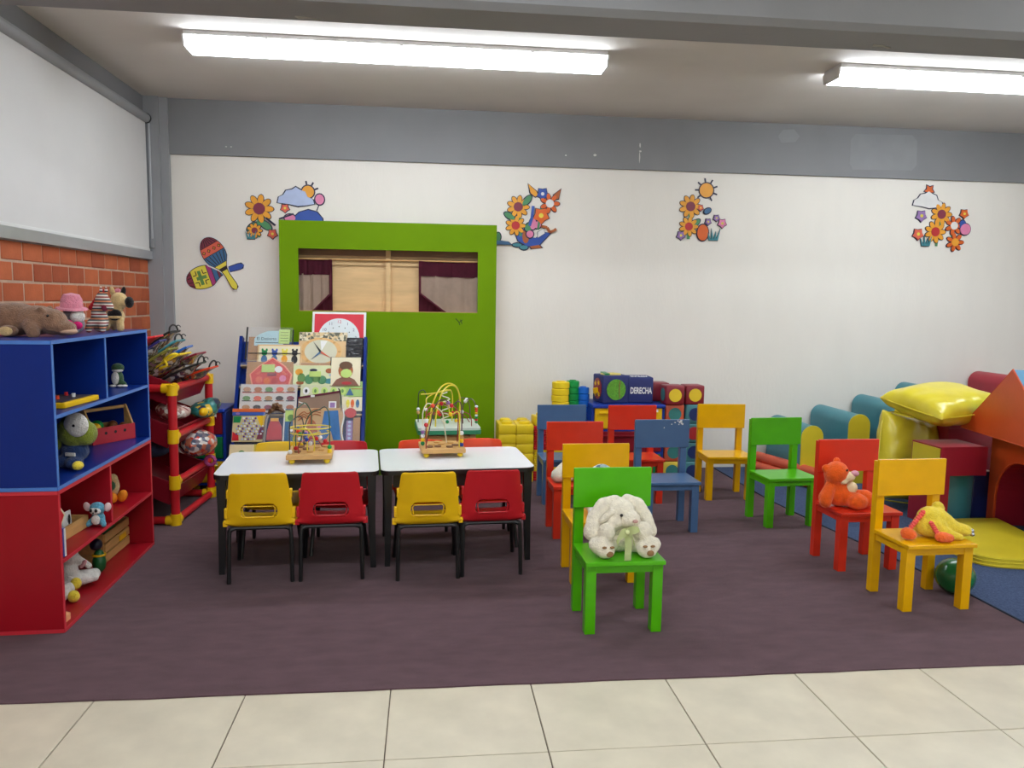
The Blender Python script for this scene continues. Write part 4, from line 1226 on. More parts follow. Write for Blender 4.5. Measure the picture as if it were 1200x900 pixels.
# soft cubes on the tower
cubeS = .215
def soft_cube(name, label, cat, x, y, z, s, m, deg=0, group=None):
    t = thing(name, label, cat, (x, y, z), R(deg), group)
    obj('cube', box(newbm(), -s / 2, s / 2, -s / 2, s / 2, 0, s, .012, seg=3), m, t, smooth=True)
    return t
v_navycloth = mat('navy_canvas', (36, 46, 104), .7, .08, 20, .08, 200)
t = soft_cube('activity_cube', 'navy fabric activity cube with a round green patch, left on the drawer tower', 'cube', 1.555, 6.42, .656, .235, v_navycloth, 9)
h = .235 / 2
obj('round_patch', prism(newbm(), [(x, z) for x, z in oval(.0, h, .085, .088)], -h - .007, -h + .002), mat('green_terry', (96, 160, 50), .95, .2, 50, .5, 90), t)
obj('zip_line', tube(newbm(), smoothpath([(.03, -h - .008, h - .07), (.025, -h - .009, h), (.03, -h - .008, h + .075)]), .004, 6), m_pad, t)
obj('side_patch', prism(newbm(), oval(0, h, .085, .09), -h - .005, -h + .002, 'X'), v_dred, t)
for (a, b) in ((.04, .04), (-.03, .05), (.0, -.02), (.035, -.05), (-.04, -.045)):
    obj('felt_shape', prism(newbm(), star(a, h + b, .012, .024, 5), -h - .009, -h - .003, 'X'), k_yellow, t)
obj('top_flap', prism(newbm(), [(-.075, -.06), (.06, -.07), (.085, .0), (.05, .07), (-.06, .075), (-.09, .02)], .232, .245, 'Z'), mat('pale_yellow_cloth', (226, 208, 120), .9, .1, 20), t); obj('top_strap', prism(newbm(), [(-.09, -.09), (-.05, -.095), (-.02, .09), (-.06, .095)], .240, .252, 'Z'), k_green, t)
obj('yellow_tab', prism(newbm(), [(-.10, .09), (-.155, .075), (-.16, .12), (-.10, .13)], -.02, .01), k_yellow, t)
t = soft_cube('word_cube', 'navy fabric cube printed DERECHA in white, right on the drawer tower', 'cube', 1.795, 6.44, .656, .22, v_navycloth, -2)
text('DERECHA', .074, k_white, t, (.004, -.1115, .105), (R(90), 0, 0), 'lettering', .0012, sx=.56, bold=.002)
text('ATRAS', .10, k_white, t, (0, -.035, .2212), (0, 0, R(180)), 'lettering', .0012, sx=.5, bold=.003)

# stack of cubes with round dots
v_coral = vinyl('coral_cube', (214, 96, 66)); v_tealc = vinyl('teal_cube', (70, 132, 138)); v_maroonc = vinyl('maroon_cube', (134, 32, 48)); v_ycube = vinyl('yellow_cube', (224, 200, 70))
d_y = vinyl('dot_yellow', (230, 200, 50)); d_t = vinyl('dot_teal', (60, 132, 130)); d_n = vinyl('dot_navy', (36, 54, 110)); d_r = vinyl('dot_red', (178, 40, 50))
CS = .162
LC = dict(maroon=v_maroonc, coral=v_coral, teal=v_tealc, yellow=v_ycube)
LD = dict(yellow=d_y, teal=d_t, navy=d_n, red=d_r)
ordn = ['bottom', 'second', 'third', 'fourth', 'top']
protoc = {}
def dot_cube(c, dd, x, z, label, y=6.33, deg=0):
    k = (c, dd)
    if k not in protoc:
        t = soft_cube('dot_cube', label, 'cube', x, y, z, CS, LC[c], deg, 'cubes with round dots')
        h = CS / 2
        obj('dot', prism(newbm(), oval(0, h, .055, .055, 0, 24), -h - .003, -h + .002), LD[dd], t)
        obj('dot', prism(newbm(), oval(0, h, .055, .055, 0, 24), -h - .003, -h + .002, 'X'), LD['teal' if dd == 'yellow' else dd], t)
        obj('dot', prism(newbm(), oval(0, h, .055, .055, 0, 24), h - .002, h + .003, 'X'), LD[dd], t)
        protoc[k] = t
    else:
        dup(protoc[k], (x, y, z), R(deg), label)
for k, (c, dd, w) in enumerate((('yellow', 'teal', ''), ('coral', 'teal', ''), ('teal', 'navy', ''), ('coral', 'teal', ''), ('maroon', 'yellow', ''))):
    dot_cube(c, dd, 2.073 + (.004 if k % 2 else -.004) - (.005 if k == 4 else 0), .001 + k * (CS + .001), '%s cube with a %s dot, %s of the left stack next to the drawer tower' % (c, dd, ordn[k]), 6.345 - (.03 if k == 4 else 0))
for k, (c, dd) in enumerate((('teal', 'navy'), ('teal', 'navy'), ('teal', 'red'), ('teal', 'navy'), ('maroon', 'yellow'))):
    dot_cube(c, dd, 2.247 + (.003 if k % 2 else -.003), .001 + k * (CS + .001), '%s cube with a %s dot, %s of the right stack behind the yellow chair' % (c, dd, ordn[k]), 6.335)
soft_cube('dot_cube', 'plain sided maroon cube at the back, peeping out left behind the top dotted cubes', 'cube', 2.005, 6.545, .001 + 4 * (CS + .001), CS, v_maroonc, 0, 'cubes with round dots')
dot_cube('teal', 'navy', 2.02, .001, 'teal cube in the hidden rear stack, bottom', 6.545); dot_cube('coral', 'teal', 2.02, .001 + CS + .001, 'coral cube in the hidden rear stack, second', 6.545); dot_cube('teal', 'red', 2.02, .001 + 2 * (CS + .001), 'teal cube in the hidden rear stack, third', 6.545); dot_cube('teal', 'navy', 2.02, .001 + 3 * (CS + .001), 'teal cube in the hidden rear stack, fourth', 6.545)

# ------------------------------------------------------------------ yellow building blocks
def brick_toy(w, d, h, m, studs=2):
    bm = newbm()
    t = thing('building_block', 'x', 'block')
    obj('body', box(newbm(), -w / 2, w / 2, -d / 2, d / 2, 0, h, .008), m, t, smooth=True)
    for i in range(studs):
        s = newbm(); x = (-w / 4 + i * w / 2) if studs > 1 else 0
        tube(s, [(x, 0, h - .002), (x, 0, h + .018), (x, 0, h + .024)], [.046, .046, .038], 14)
        obj('stud', s, m, t, smooth=True)
    return t
yb = None
G = 'yellow building blocks'
for r in range(6):
    for c in range(2):
        for dd in range(2):
            if r < 5 and dd == 1:
                continue
            x, y, z = .658 + c * .147, 6.335 + dd * .15, .0005 + r * .0805 + .0
            lab = 'yellow building block, %s column beside the green board, %s layer%s' % (('left', 'right')[c], ('bottom', 'second', 'third', 'fourth', 'fifth', 'top')[r], ', rear' if dd else '')
            if yb is None:
                yb = brick_toy(.145, .145, .08, k_brickyellow, 1); yb.location = (x, y, z); yb['label'] = lab; yb['group'] = G
            else:
                dup(yb, (x, y, z), 0, lab, G)
for c in range(2):                                   # the rear pair rests on a deeper pile
    for r in range(5):
        dup(yb, (.658 + c * .147, 6.485, .0005 + r * .0805), 0, 'yellow building block hidden behind the %s column, %s layer' % (('left', 'right')[c], ('bottom', 'second', 'third', 'fourth', 'fifth')[r]), G)
# thin stacked plates, red, yellow and red again
G = 'thin stacking plates'
ORD = ['topmost', 'second', 'third', 'fourth', 'fifth', 'sixth', 'seventh', 'eighth', 'ninth', 'tenth', 'eleventh', 'twelfth', 'thirteenth', 'fourteenth', 'fifteenth']
pl = {}
z = .0005
for k in range(23):
    m, n_ = ((k_red, 'red') if k < 4 or k > 12 else (k_brickyellow, 'yellow'))
    lab = '%s thin %s plate of the %s run in the plate pile' % (ORD[22 - k] if k > 12 else (ORD[12 - k] if k > 3 else ORD[3 - k]), n_, 'upper red' if k > 12 else ('yellow' if k > 3 else 'lower red'))
    if n_ not in pl:
        t = thing('stacking_plate', lab, 'block', (.952, 6.37, z), 0, G)
        obj('rim', box(newbm(), -.066, .066, -.066, .066, .003, .019, .003), m, t); obj('base', box(newbm(), -.058, .058, -.058, .058, 0, .006), m, t)
        pl[n_] = t
    else:
        dup(pl[n_], (.952 + random.uniform(-.002, .002), 6.37, z), 0, lab, G)
    z += .0202
dup(yb, (.958, 6.39, z + .001), R(8), 'yellow building block lying on top of the thin plate pile', 'yellow building blocks')
# round stacking blocks
G = 'round stacking blocks'
for (m, n_, x, y, n, w) in ((k_brickyellow, 'yellow', 1.112, 6.37, 15, .074), (k_limegreen, 'green', 1.232, 6.46, 15, .056), (k_skyblue, 'blue', 1.325, 6.46, 14, .052)):
    first = None
    for k in range(n):
        z = .0005 + k * .0555
        lab = '%s %s round block of its stack behind the blue chair' % (ORD[n - 1 - k], n_)
        if first is None:
            first = thing('round_block', lab, 'block', (x, y, z), 0, G)
            tube_ = newbm(); tube(tube_, [(0, 0, 0), (0, 0, .006), (0, 0, .049), (0, 0, .0545)], [w - .006, w, w, w - .006], 18)
            obj('body', tube_, m, first, smooth=True)
            kb = newbm(); tube(kb, [(0, 0, .054), (0, 0, .062)], w * .5, 12); obj('stud', kb, m, first, smooth=True)
        else:
            dup(first, (x + random.uniform(-.003, .003), y, z), 0, lab, G)

# ------------------------------------------------------------------ red tube rack with sloping bins
t = thing('tube_rack', 'red plastic tube rack with yellow joints and sloping red bins', 'rack', (-1.645, 5.175, 0), R(-2.3))
TL, TD, TR = .735, .46, .028
ZS = [.03, .285, .59, .905]
tubes = []
for y in (0, TL):
    for x in (0, -TD):
        obj('post', cyl(newbm(), (x, y, .0), (x, y, .905), TR, 14), k_red, t, smooth=True)
for z in ZS:
    obj('rail', cyl(newbm(), (0, .03, z), (0, TL - .03, z), TR - .004, 14), k_red, t, smooth=True)
    obj('rail', cyl(newbm(), (-TD, .03, z), (-TD, TL - .03, z), TR - .004, 14), k_red, t, smooth=True)
    for y in (0, TL):
        if z in (.03, .905):
            obj('rail', cyl(newbm(), (-.03, y, z), (-TD + .03, y, z), TR - .002, 14), k_red, t, smooth=True)
        for x in (0, -TD):
            bm = newbm()
            lo, hi = max(.0, z - .045), z + .045
            if z == .905:
                hi = .93
            tube(bm, [(x, y, lo), (x, y, hi)], TR + .007, 14)
            s = 1 if y == 0 else -1
            tube(bm, [(x, y, z), (x, y + s * .05, z)], TR + .004, 14)
            if z in (.03, .905):
                tube(bm, [(x, y, z), (x + (-.06 if x == 0 else .06), y, z)], TR + .004, 14)
            obj('joint', bm, k_yellow, t, smooth=True)
def bin_part(zf):
    """open tray along Y, floor sloping down to the front (+X)"""
    bm = newbm()
    y0, y1 = .035, TL - .035
    f = [(-TD + .02, zf + .10), (-.05, zf - .075)]           # floor line
    wl_ = [(-TD + .0, zf + .235), (.012, zf + .055)]           # rim line
    th = .005
    prism(bm, [f[0], f[1], (f[1][0], f[1][1] + th), (f[0][0], f[0][1] + th)], y0, y1)
    prism(bm, [f[1], wl_[1], (wl_[1][0] - th, wl_[1][1]), (f[1][0] - th, f[1][1] + th)], y0, y1)
    prism(bm, [f[0], (f[0][0] + th, f[0][1]), (wl_[0][0] + th, wl_[0][1]), wl_[0]], y0, y1)
    for y in (y0, y1):
        prism(bm, [f[0], f[1], wl_[1], wl_[0]], y - th / 2, y + th / 2)
    tube(bm, [(wl_[0][0], y0, wl_[0][1]), (wl_[1][0], y0, wl_[1][1]), (wl_[1][0], y1, wl_[1][1]), (wl_[0][0], y1, wl_[0][1])], .006, 6, closed=True)
    return bm
for z in (.865, .58, .20):
    obj('bin', bin_part(z), k_dred, t)

m_bag = [mottle('bag_print_%d' % i, c, 38, .25, .8) for i, c in enumerate((((150, 120, 100), (96, 76, 84), (186, 150, 60), (80, 84, 60), (200, 190, 180)), ((90, 70, 84), (126, 108, 98), (60, 64, 84), (170, 140, 120), (190, 190, 190)), ((176, 80, 46), (120, 96, 84), (90, 90, 60), (200, 170, 120), (70, 60, 70)), ((110, 104, 70), (150, 140, 130), (70, 60, 60), (190, 176, 90), (120, 90, 100))))]
m_bagfilm = mat('bag_film', (170, 160, 156), .12, .2, 20, alpha=.35, coat=.6)
BAGS = [  # end point (x, z), y, tilt, material, look
    (-1.50, 1.005, 5.62, 24, 2, 'flat toy bag with orange rim and black handle, lowest of the pile', k_orange),
    (-1.545, 1.045, 5.50, 27, 1, 'toy bag with black zip handle, second from the right end', m_black),
    (-1.60, 1.10, 5.68, 30, 3, 'toy bag with a crimson ribbon in the middle of the pile', plast('crimson_trim', (150, 40, 60))),
    (-1.63, 1.115, 5.42, 33, 0, 'toy bag with a yellow twisted string across it', k_brickyellow),
    (-1.655, 1.15, 5.60, 36, 1, 'toy bag with a sky blue fold at its tip', k_skyblue),
    (-1.69, 1.15, 5.36, 38, 3, 'toy bag with a long olive strip down its side', mat('olive_trim', (130, 130, 50), .5)),
    (-1.70, 1.195, 5.55, 40, 0, 'toy bag with teal trim and black zip near the top of the pile', plast('teal_trim', (70, 150, 160))),
    (-1.75, 1.205, 5.35, 42, 1, 'toy bag with a purple blue top fold on the left of the pile', plast('indigo_trim', (50, 46, 120))),
    (-1.755, 1.255, 5.62, 40, 2, 'toy bag with a curled black handle, topmost in the pile', m_black),
    (-1.765, 1.235, 5.32, 22, 3, 'toy bag with a bright red top beside the blue shelf unit', plast('scarlet_trim', (224, 50, 56))),
]
for k, (x, z, y, tl, mi, lab, trim) in enumerate(BAGS):
    t = thing('toy_bag', lab, 'bag', (x, y, z), (0, R(-tl), R(random.uniform(-6, 6))), 'bags of toys heaped in the top bin of the tube rack')
    L = .36
    b = newbm()
    w2 = .105
    prof = [(-L, .004, .5), (-L * .85, .020, .9), (-L * .55, .030, 1), (-L * .25, .026, .97), (-.05, .012, .9), (0, .003, .85)]
    rows = []
    for (px, th, ww) in prof:
        row = []
        for j in range(12):
            a = 2 * math.pi * j / 12
            row.append(b.verts.new((px, math.cos(a) * w2 * ww + random.uniform(-.004, .004), math.sin(a) * th * 1.35 + random.uniform(-.004, .004))))
        rows.append(row)
    for i in range(len(rows) - 1):
        for j in range(12):
            b.faces.new((rows[i][j], rows[i][(j + 1) % 12], rows[i + 1][(j + 1) % 12], rows[i + 1][j]))
    b.faces.new(rows[0]); b.faces.new(rows[-1])
    obj('bag', b, m_bag[mi] if k < 9 else trim, t, smooth=True)
    obj('zip', box(newbm(), -.012, .006, -.095, .095, -.006, .006, .002), trim, t)
    obj('side_trim', tube(newbm(), smoothpath([(-.30, -.102, .0), (-.18, -.108, .012), (-.05, -.098, .006), (.0, -.085, .0)]), .008, 6), trim, t)
    if k in (0, 1, 8, 6):
        obj('handle', tube(newbm(), smoothpath([(-.01, -.06, .006), (.01, -.05, .03), (.02, .0, .042), (.015, .05, .03), (.0, .06, .004)]), .006, 6), m_black, t)
        obj('hook', tube(newbm(), arc((.03, .03, .012), .014, -40, 230, 8), .0035, 6), m_black, t)
    if k == 3:
        obj('string', tube(newbm(), smoothpath([(-.02, -.07, .012), (-.03, -.115, .02), (-.09, -.115, .02), (-.10, -.12, -.02), (-.15, -.12, -.01)]), .009, 6), k_brickyellow, t)
# toys in the lower bins
t = thing('toy_pile', 'crumpled clear bag of teal and yellow toys spilling from the second bin', 'bag', (-1.60, 5.72, .66), 0)
blob('bag', [((0, 0, .03), (.10, .14, .06)), ((.045, .03, .07), (.07, .08, .045))], mottle('teal_mix', ((30, 120, 120), (60, 150, 140), (28, 40, 70), (230, 190, 50), (40, 110, 100)), 30), t, .012, .012)
obj('yellow_toy', ell(newbm(), (.03, -.12, .03), (.03, .05, .03)), k_yellow, t, smooth=True)
t = thing('toy_pile', 'clear bag of pale small pieces in the second bin of the tube rack', 'bag', (-1.70, 5.38, .70), 0)
blob('bag', [((0, 0, .02), (.11, .13, .05)), ((-.05, -.03, .05), (.06, .07, .04))], mottle('pale_mix', ((200, 170, 160), (140, 50, 56), (220, 214, 206), (160, 120, 110), (120, 30, 40)), 42), t, .012, .01)
t = thing('toy_pile', 'large clear bag of red and white pieces bulging from the third bin', 'bag', (-1.64, 5.66, .40), 0)
blob('bag', [((0, 0, .06), (.12, .16, .10)), ((.06, .0, .06), (.08, .12, .08))], mottle('red_mix', ((200, 70, 56), (214, 206, 200), (120, 110, 120), (200, 120, 90), (84, 90, 110)), 34, .15, .9), t, .012, .006)
t = thing('toy_pile', 'dark blue cloth bundle at the left of the third bin', 'bundle', (-1.84, 5.40, .45), 0)
blob('bundle', [((0, 0, .03), (.11, .14, .07)), ((-.04, .02, .06), (.07, .10, .05))], mat('dark_blue_cloth', (40, 48, 74), .9, .3, 20, .3, 80), t, .012, .008)
t = thing('toy_ring', 'pink plastic ring toy below the third bin of the tube rack', 'toy', (-1.56, 5.70, .29), 0)
obj('ring', tube(newbm(), arc((0, 0, .03), .032, 0, 352, 16, 'XZ'), .014, 8, closed=False), plast('mauve_ring', (176, 70, 130)), t, smooth=True)

# ------------------------------------------------------------------ toys on and in the shelf units
# brown hippo on top
t = thing('plush_hippo', 'brown plush hippo lying on top of the blue shelf unit', 'plush toy', (-1.80, 3.85, 1.3035), 0, 'toys on the top panel')
blob('body', [((-.13, .02, .078), (.15, .085, .078)), ((-.02, .0, .075), (.10, .075, .07)), ((.055, -.01, .068), (.062, .065, .062)), ((.105, -.015, .04), (.055, .058, .036)), ('L', (-.02, -.06, .05), (.0, -.085, .02), .035, .03), ('L', (-.24, -.03, .05), (-.24, -.05, .03), .05, .035), ((-.10, -.095, .028), (.042, .03, .028)), ((.015, .05, .125), (.018, .012, .02)), ((.02, -.05, .122), (.018, .012, .02))], f_brown, t, .007, .004)
obj('muzzle', ell(newbm(), (.125, -.022, .024), (.040, .048, .018)), mat('pale_muzzle', (186, 150, 126), .9, .1, 20), t, smooth=True)
for y in (-.058, .03):
    obj('eye', ell(newbm(), (.06, y - .012, .098), (.006, .006, .006)), m_eye, t, smooth=True)
obj('foot_pad', ell(newbm(), (-.10, -.120, .027), (.030, .006, .021)), f_tan, t, smooth=True)
# grey plush with a pink hat
t = thing('plush_animal', 'grey plush with white muzzle wearing a pink hat, behind the hippo', 'plush toy', (-1.775, 4.11, 1.3035), 0, 'toys on the top panel')
blob('body', [((0, .01, .05), (.055, .05, .05)), ((.01, -.01, .105), (.048, .045, .042)), ('L', (-.03, -.03, .06), (-.04, -.07, .02), .02, .02), ('L', (.03, -.03, .06), (.04, -.07, .02), .02, .02)], f_grey, t, .006, .003)
obj('muzzle', ell(newbm(), (.040, -.035, .088), (.034, .035, .034), u=16, v=10), f_white, t, smooth=True)
bm = newbm(); tube(bm, [(0, 0, .125), (0, 0, .132), (0, 0, .136), (0, 0, .175), (0, 0, .198), (0, 0, .206)], [.074, .070, .052, .048, .036, .004], 18)
obj('hat', bm, f_pink, t, loc=(.0, -.01, 0), rot=(R(6), R(4), 0), smooth=True)
bm = newbm(); ell(bm, (.055, -.075, .045), (.024, .012, .02)); ell(bm, (.015, -.078, .05), (.024, .012, .022)); ell(bm, (.035, -.085, .045), (.012, .012, .014))
obj('bow', bm, f_pile, t, smooth=True)
# striped zebra/horse
kn = stripes('striped_knit', ((150, 60, 60), (220, 214, 200), (70, 80, 84), (206, 130, 90), (60, 66, 70), (210, 205, 196)), 22, 'Z')
t = thing('plush_horse', 'striped knitted plush horse with a red mane on the shelf top', 'plush toy', (-1.735, 4.315, 1.3035), 0, 'toys on the top panel')
blob('body', [((0, .02, .06), (.045, .05, .06)), ('L', (0, .0, .10), (.03, -.01, .175), .034, .034), ('L', (.03, -.012, .178), (.068, -.03, .135), .034, .026), ('L', (-.03, -.02, .05), (-.035, -.035, .016), .02, .018), ('L', (.03, -.02, .05), (.035, -.035, .016), .02, .018)], kn, t, .006)
for k in range(7):
    q = k / 6
    obj('mane_tuft', ell(newbm(), (-.035 + .06 * q, .006, .13 + .085 * q), (.014, .014, .014), u=8, v=6), mat('red_wool', (170, 26, 40), .95), t, smooth=True)
obj('ear', ell(newbm(), (.025, -.01, .222), (.008, .006, .02)), kn, t, smooth=True); obj('ear', ell(newbm(), (.045, .005, .22), (.008, .006, .02)), kn, t, smooth=True)
obj('nose_knot', ell(newbm(), (.055, -.045, .13), (.018, .012, .018)), mat('plum_wool', (120, 36, 60), .95), t, smooth=True)
# tan dog
t = thing('plush_dog', 'tan plush dog with black nose and black vest, at the far end', 'plush toy', (-1.745, 4.55, 1.3035), 0, 'toys on the top panel')
blob('body', [((0, .02, .075), (.05, .055, .06)), ((.035, -.01, .165), (.046, .045, .05)), ('L', (.01, .0, .11), (.03, -.01, .15), .036, .036), ('L', (.06, -.02, .155), (.082, -.03, .15), .028, .022), ('L', (-.03, -.02, .06), (-.03, -.04, .016), .02, .022), ('L', (.04, -.02, .06), (.05, -.045, .016), .02, .022), ('L', (-.02, .06, .05), (-.03, .07, .016), .022, .02)], f_tan, t, .006, .003)
obj('snout', ell(newbm(), (.098, -.034, .158), (.024, .024, .032)), f_black, t, smooth=True)
obj('vest', ell(newbm(), (.018, -.035, .088), (.038, .026, .032)), f_black, t, smooth=True)
obj('ear', ell(newbm(), (.0, -.005, .215), (.014, .010, .03), (0, R(-12), 0)), f_tan, t, smooth=True); obj('ear', ell(newbm(), (.05, .015, .215), (.014, .010, .03), (0, R(12), 0)), f_black, t, smooth=True)
obj('hair_bow', ell(newbm(), (.03, -.01, .222), (.016, .010, .012)), f_pink, t, smooth=True)
obj('collar', tube(newbm(), arc((.0, -.02, .075), (.055, .05), 200, 340, 10, 'XY'), .008, 6), f_tan, t)
# frog
t = thing('plush_frog', 'small green and white frog sitting in the upper right blue compartment', 'toy', (-1.765, 4.62, .979), 0)
blob('body', [((0, 0, .05), (.034, .03, .045)), ((.005, -.005, .108), (.036, .032, .028)), ('L', (.02, -.01, .03), (.045, -.02, .018), .016, .012)], f_dkgreen, t, .005)
obj('belly', ell(newbm(), (-.004, -.022, .05), (.022, .014, .038)), f_white, t, smooth=True); obj('jaw', ell(newbm(), (.008, -.018, .094), (.031, .022, .010)), f_white, t, smooth=True)
for x in (-.012, .03, .05):
    obj('foot', ell(newbm(), (x, -.04, .008), (.018, .02, .008)), f_white, t, smooth=True)
# yellow tray
t = thing('game_tray', 'flat yellow framed game tray in the upper left blue compartment', 'tray', (-1.765, 3.87, .979), R(-3))
obj('frame', box(newbm(), -.13, .125, -.16, .17, 0, .026, .005), k_yellow, t); obj('inset', box(newbm(), -.11, .105, -.14, .15, .024, .029), mat('dark_inset', (60, 50, 56), .5), t)
for (x, y, m) in ((-.06, -.10, k_red), (.03, -.04, k_orange), (.06, .05, k_white), (-.05, .03, k_blue), (.0, .10, k_red)):
    obj('game_piece', cyl(newbm(), (x, y, .028), (x, y, .046), .009, 10), m, t, smooth=True)
# green plush with a big round eye
t = thing('plush_fish', 'olive plush creature with one large white eye and blue trousers, blue unit', 'plush toy', (-1.69, 3.925, .664), R(-14))
blob('head', [((-.02, .0, .175), (.085, .075, .082)), ((-.085, .02, .165), (.05, .05, .06)), ((.04, .0, .165), (.05, .055, .06))], f_green, t, .007, .003)
obj('eye', ell(newbm(), (.028, -.052, .215), (.062, .030, .060), u=20, v=12), f_white, t, smooth=True); obj('pupil', ell(newbm(), (.036, -.081, .215), (.007, .005, .007)), m_eye, t, smooth=True)
blob('trousers', [((-.025, .0, .075), (.07, .055, .055)), ((-.055, -.05, .032), (.032, .05, .032)), ((.01, -.055, .03), (.034, .05, .03))], f_navy, t, .007, .002)
obj('pocket', box(newbm(), -.03, .02, -.062, -.055, .062, .078), f_white, t); obj('foot', ell(newbm(), (.06, -.095, .026), (.024, .028, .022)), f_yellow, t, smooth=True); obj('fin', ell(newbm(), (-.10, -.03, .12), (.03, .012, .04)), f_green, t, smooth=True)
obj('badge', ell(newbm(), (-.075, -.10, .05), (.02, .012, .022)), f_yellow, t, smooth=True)
# toolbox with red front
t = thing('toy_crate', 'wooden tool crate with a red front of three holes, in the blue unit', 'box', (-1.850, 4.628, .664), R(60))
obj('front_board', box(newbm(), -.14, .14, -.080, -.069, 0, .092, .002), mat('red_board', (186, 44, 56), .4, .06, 8), t)
for k in range(3):
    obj('hole', cyl(newbm(), (-.055 + k * .062, -.0805, .058), (-.055 + k * .062, -.077, .058), .009, 12), m_ink, t)
obj('back_board', box(newbm(), -.14, .14, .069, .080, 0, .092, .002), m_pine, t); obj('bottom_board', box(newbm(), -.135, .135, -.069, .069, .002, .012), m_pine, t)
for s in (-1, 1):
    obj('end_board', prism(newbm(), [(-.068, 0), (.068, 0), (.068, .092), (.014, .20), (-.014, .20), (-.068, .092)], s * .135 - .005, s * .135 + .005, 'X'), m_pine, t)
obj('handle', cyl(newbm(), (-.14, 0, .186), (.14, 0, .186), .010, 10), m_pine, t, smooth=True)
for k, (x, y, r_, m) in enumerate(((-.085, -.03, .034, k_yellow), (-.025, .03, .036, k_limegreen), (-.095, .035, .03, k_green), (.03, -.025, .026, k_brown), (.07, .02, .028, k_brown), (.10, -.03, .022, k_brown))):
    bx = tag(obj('toy_ball' if k < 3 else 'wooden_piece', ell(newbm(), (0, 0, 0), (r_, r_, r_)), m, None, smooth=True), ('yellow ring ball in the red fronted crate', 'bright green ball in the red fronted crate', 'dark green ball at the near end of the red fronted crate', 'brown wooden piece in the middle of the red fronted crate', 'brown wooden piece right of centre in the red fronted crate', 'small brown wooden piece at the far end of the red fronted crate')[k], 'toy')
    a = R(60)
    bx.location = (-1.850 + x * math.cos(a) - y * math.sin(a), 4.628 + x * math.sin(a) + y * math.cos(a), .664 + .065 + r_ * .5)
# wooden box of picture cards
t = thing('card_box', 'wooden box of picture cards in the upper left red compartment', 'box', (-1.80, 3.915, .3325), R(88))
for s in (-1, 1):
    obj('long_side', box(newbm(), -.115, .115, s * .085 - .005, s * .085 + .005, 0, .06, .001), m_pine, t); obj('end_side', box(newbm(), s * .115 - .005, s * .115 + .005, -.085, .085, 0, .06, .001), m_pine, t)
obj('bottom', box(newbm(), -.11, .11, -.08, .08, .001, .008), m_pine, t)
obj('back_panel', box(newbm(), -.11, .11, .06, .075, .01, .155, .004), m_cardboard, t)
for k in range(3):
    tag(obj('picture_card', box(newbm(), -.038, .038, -.003, .003, 0, .088, .001), k_white if k else m_bluecard, None, loc=(-1.775, 3.865 + k * .045, .3415), rot=(R(-4), 0, R(86))), ('pale blue picture card at the near end of the wooden card box', 'white picture card in the middle of the wooden card box', 'white card with black print at the far end of the card box')[k], 'card')
    if k:
        o = [q for q in COL.objects if q.name.startswith('picture_card')][-1]
c = [q for q in COL.objects if q.get('label') == 'white card with black print at the far end of the card box'][0]
obj('print', prism(newbm(), oval(-.012, .05, .012, .022, 10, 10), -.004, -.003), m_ink, c); obj('print', prism(newbm(), oval(.016, .045, .012, .026, -10, 10), -.004, -.003), m_ink, c)
# lemur
t = thing('plush_lemur', 'small blue plush animal with white face and big round ears, red unit', 'plush toy', (-1.66, 4.03, .3325), R(-6))
blob('body', [((0, 0, .040), (.034, .028, .036)), ((0, -.005, .092), (.038, .034, .034)), ('L', (-.025, -.01, .03), (-.04, -.025, .014), .016, .014), ('L', (.025, -.01, .03), (.04, -.025, .014), .016, .014)], f_ltblue, t, .005, .002)
obj('face', ell(newbm(), (0, -.026, .086), (.029, .018, .021)), f_white, t, smooth=True); obj('belly', ell(newbm(), (.0, -.024, .038), (.022, .014, .026)), f_white, t, smooth=True)
for s in (-1, 1):
    obj('ear', ell(newbm(), (s * .052, -.004, .100), (.018, .009, .024), (0, R(s * 20), 0)), mat('pale_pink_felt', (240, 206, 206), .9), t, smooth=True); obj('eye', ell(newbm(), (s * .013, -.043, .090), (.007, .005, .009)), m_eye, t, smooth=True)
obj('nose', ell(newbm(), (0, -.046, .079), (.004, .004, .004)), m_eye, t, smooth=True)
# orange feet toy
t = thing('plush_duckling', 'tan plush toy with two orange feet in the upper right red compartment', 'plush toy', (-1.755, 4.50, .3325), 0)
blob('body', [((-.02, .02, .09), (.035, .04, .06)), ((-.01, .0, .135), (.026, .028, .03))], f_tan, t, .006, .003)
obj('foot', ell(newbm(), (-.01, -.03, .032), (.032, .030, .032)), mat('orange_felt', (240, 140, 20), .8), t, smooth=True); obj('foot', ell(newbm(), (.045, -.02, .042), (.026, .022, .036), (0, R(20), 0)), MATS['orange_felt'], t, smooth=True)
obj('vest', ell(newbm(), (-.016, -.02, .10), (.026, .02, .03)), f_dkgreen, t, smooth=True)
# bottom compartment
t = thing('toy_crate', 'pale wooden crate with dovetailed slats at the far end of the bottom red shelf', 'box', (-1.85, 4.545, .0185), R(91))
for s in (-1, 1):
    for k in range(3):
        obj('slat', box(newbm(), -.18, .18, s * .075 - .005, s * .075 + .005, .006 + k * .056, .052 + k * .056, .001), m_pine, t); obj('end_slat', box(newbm(), s * .18 - .005, s * .18 + .005, -.07, .07, .0 + k * .056, .054 + k * .056, .001), m_pine, t)
obj('bottom', box(newbm(), -.175, .175, -.07, .07, .001, .008), m_pine, t); obj('yellow_strip', box(newbm(), .02, .12, -.083, -.078, .065, .095), k_yellow, t)
bx = tag(obj('toy_bundle', ell(newbm(), (0, 0, 0), (.06, .085, .05)), mat('green_cloth', (44, 110, 60), .8, .3, 20), None, loc=(-1.85, 4.56, .155), smooth=True), 'green rounded toy heaped inside the pale wooden crate', 'toy')
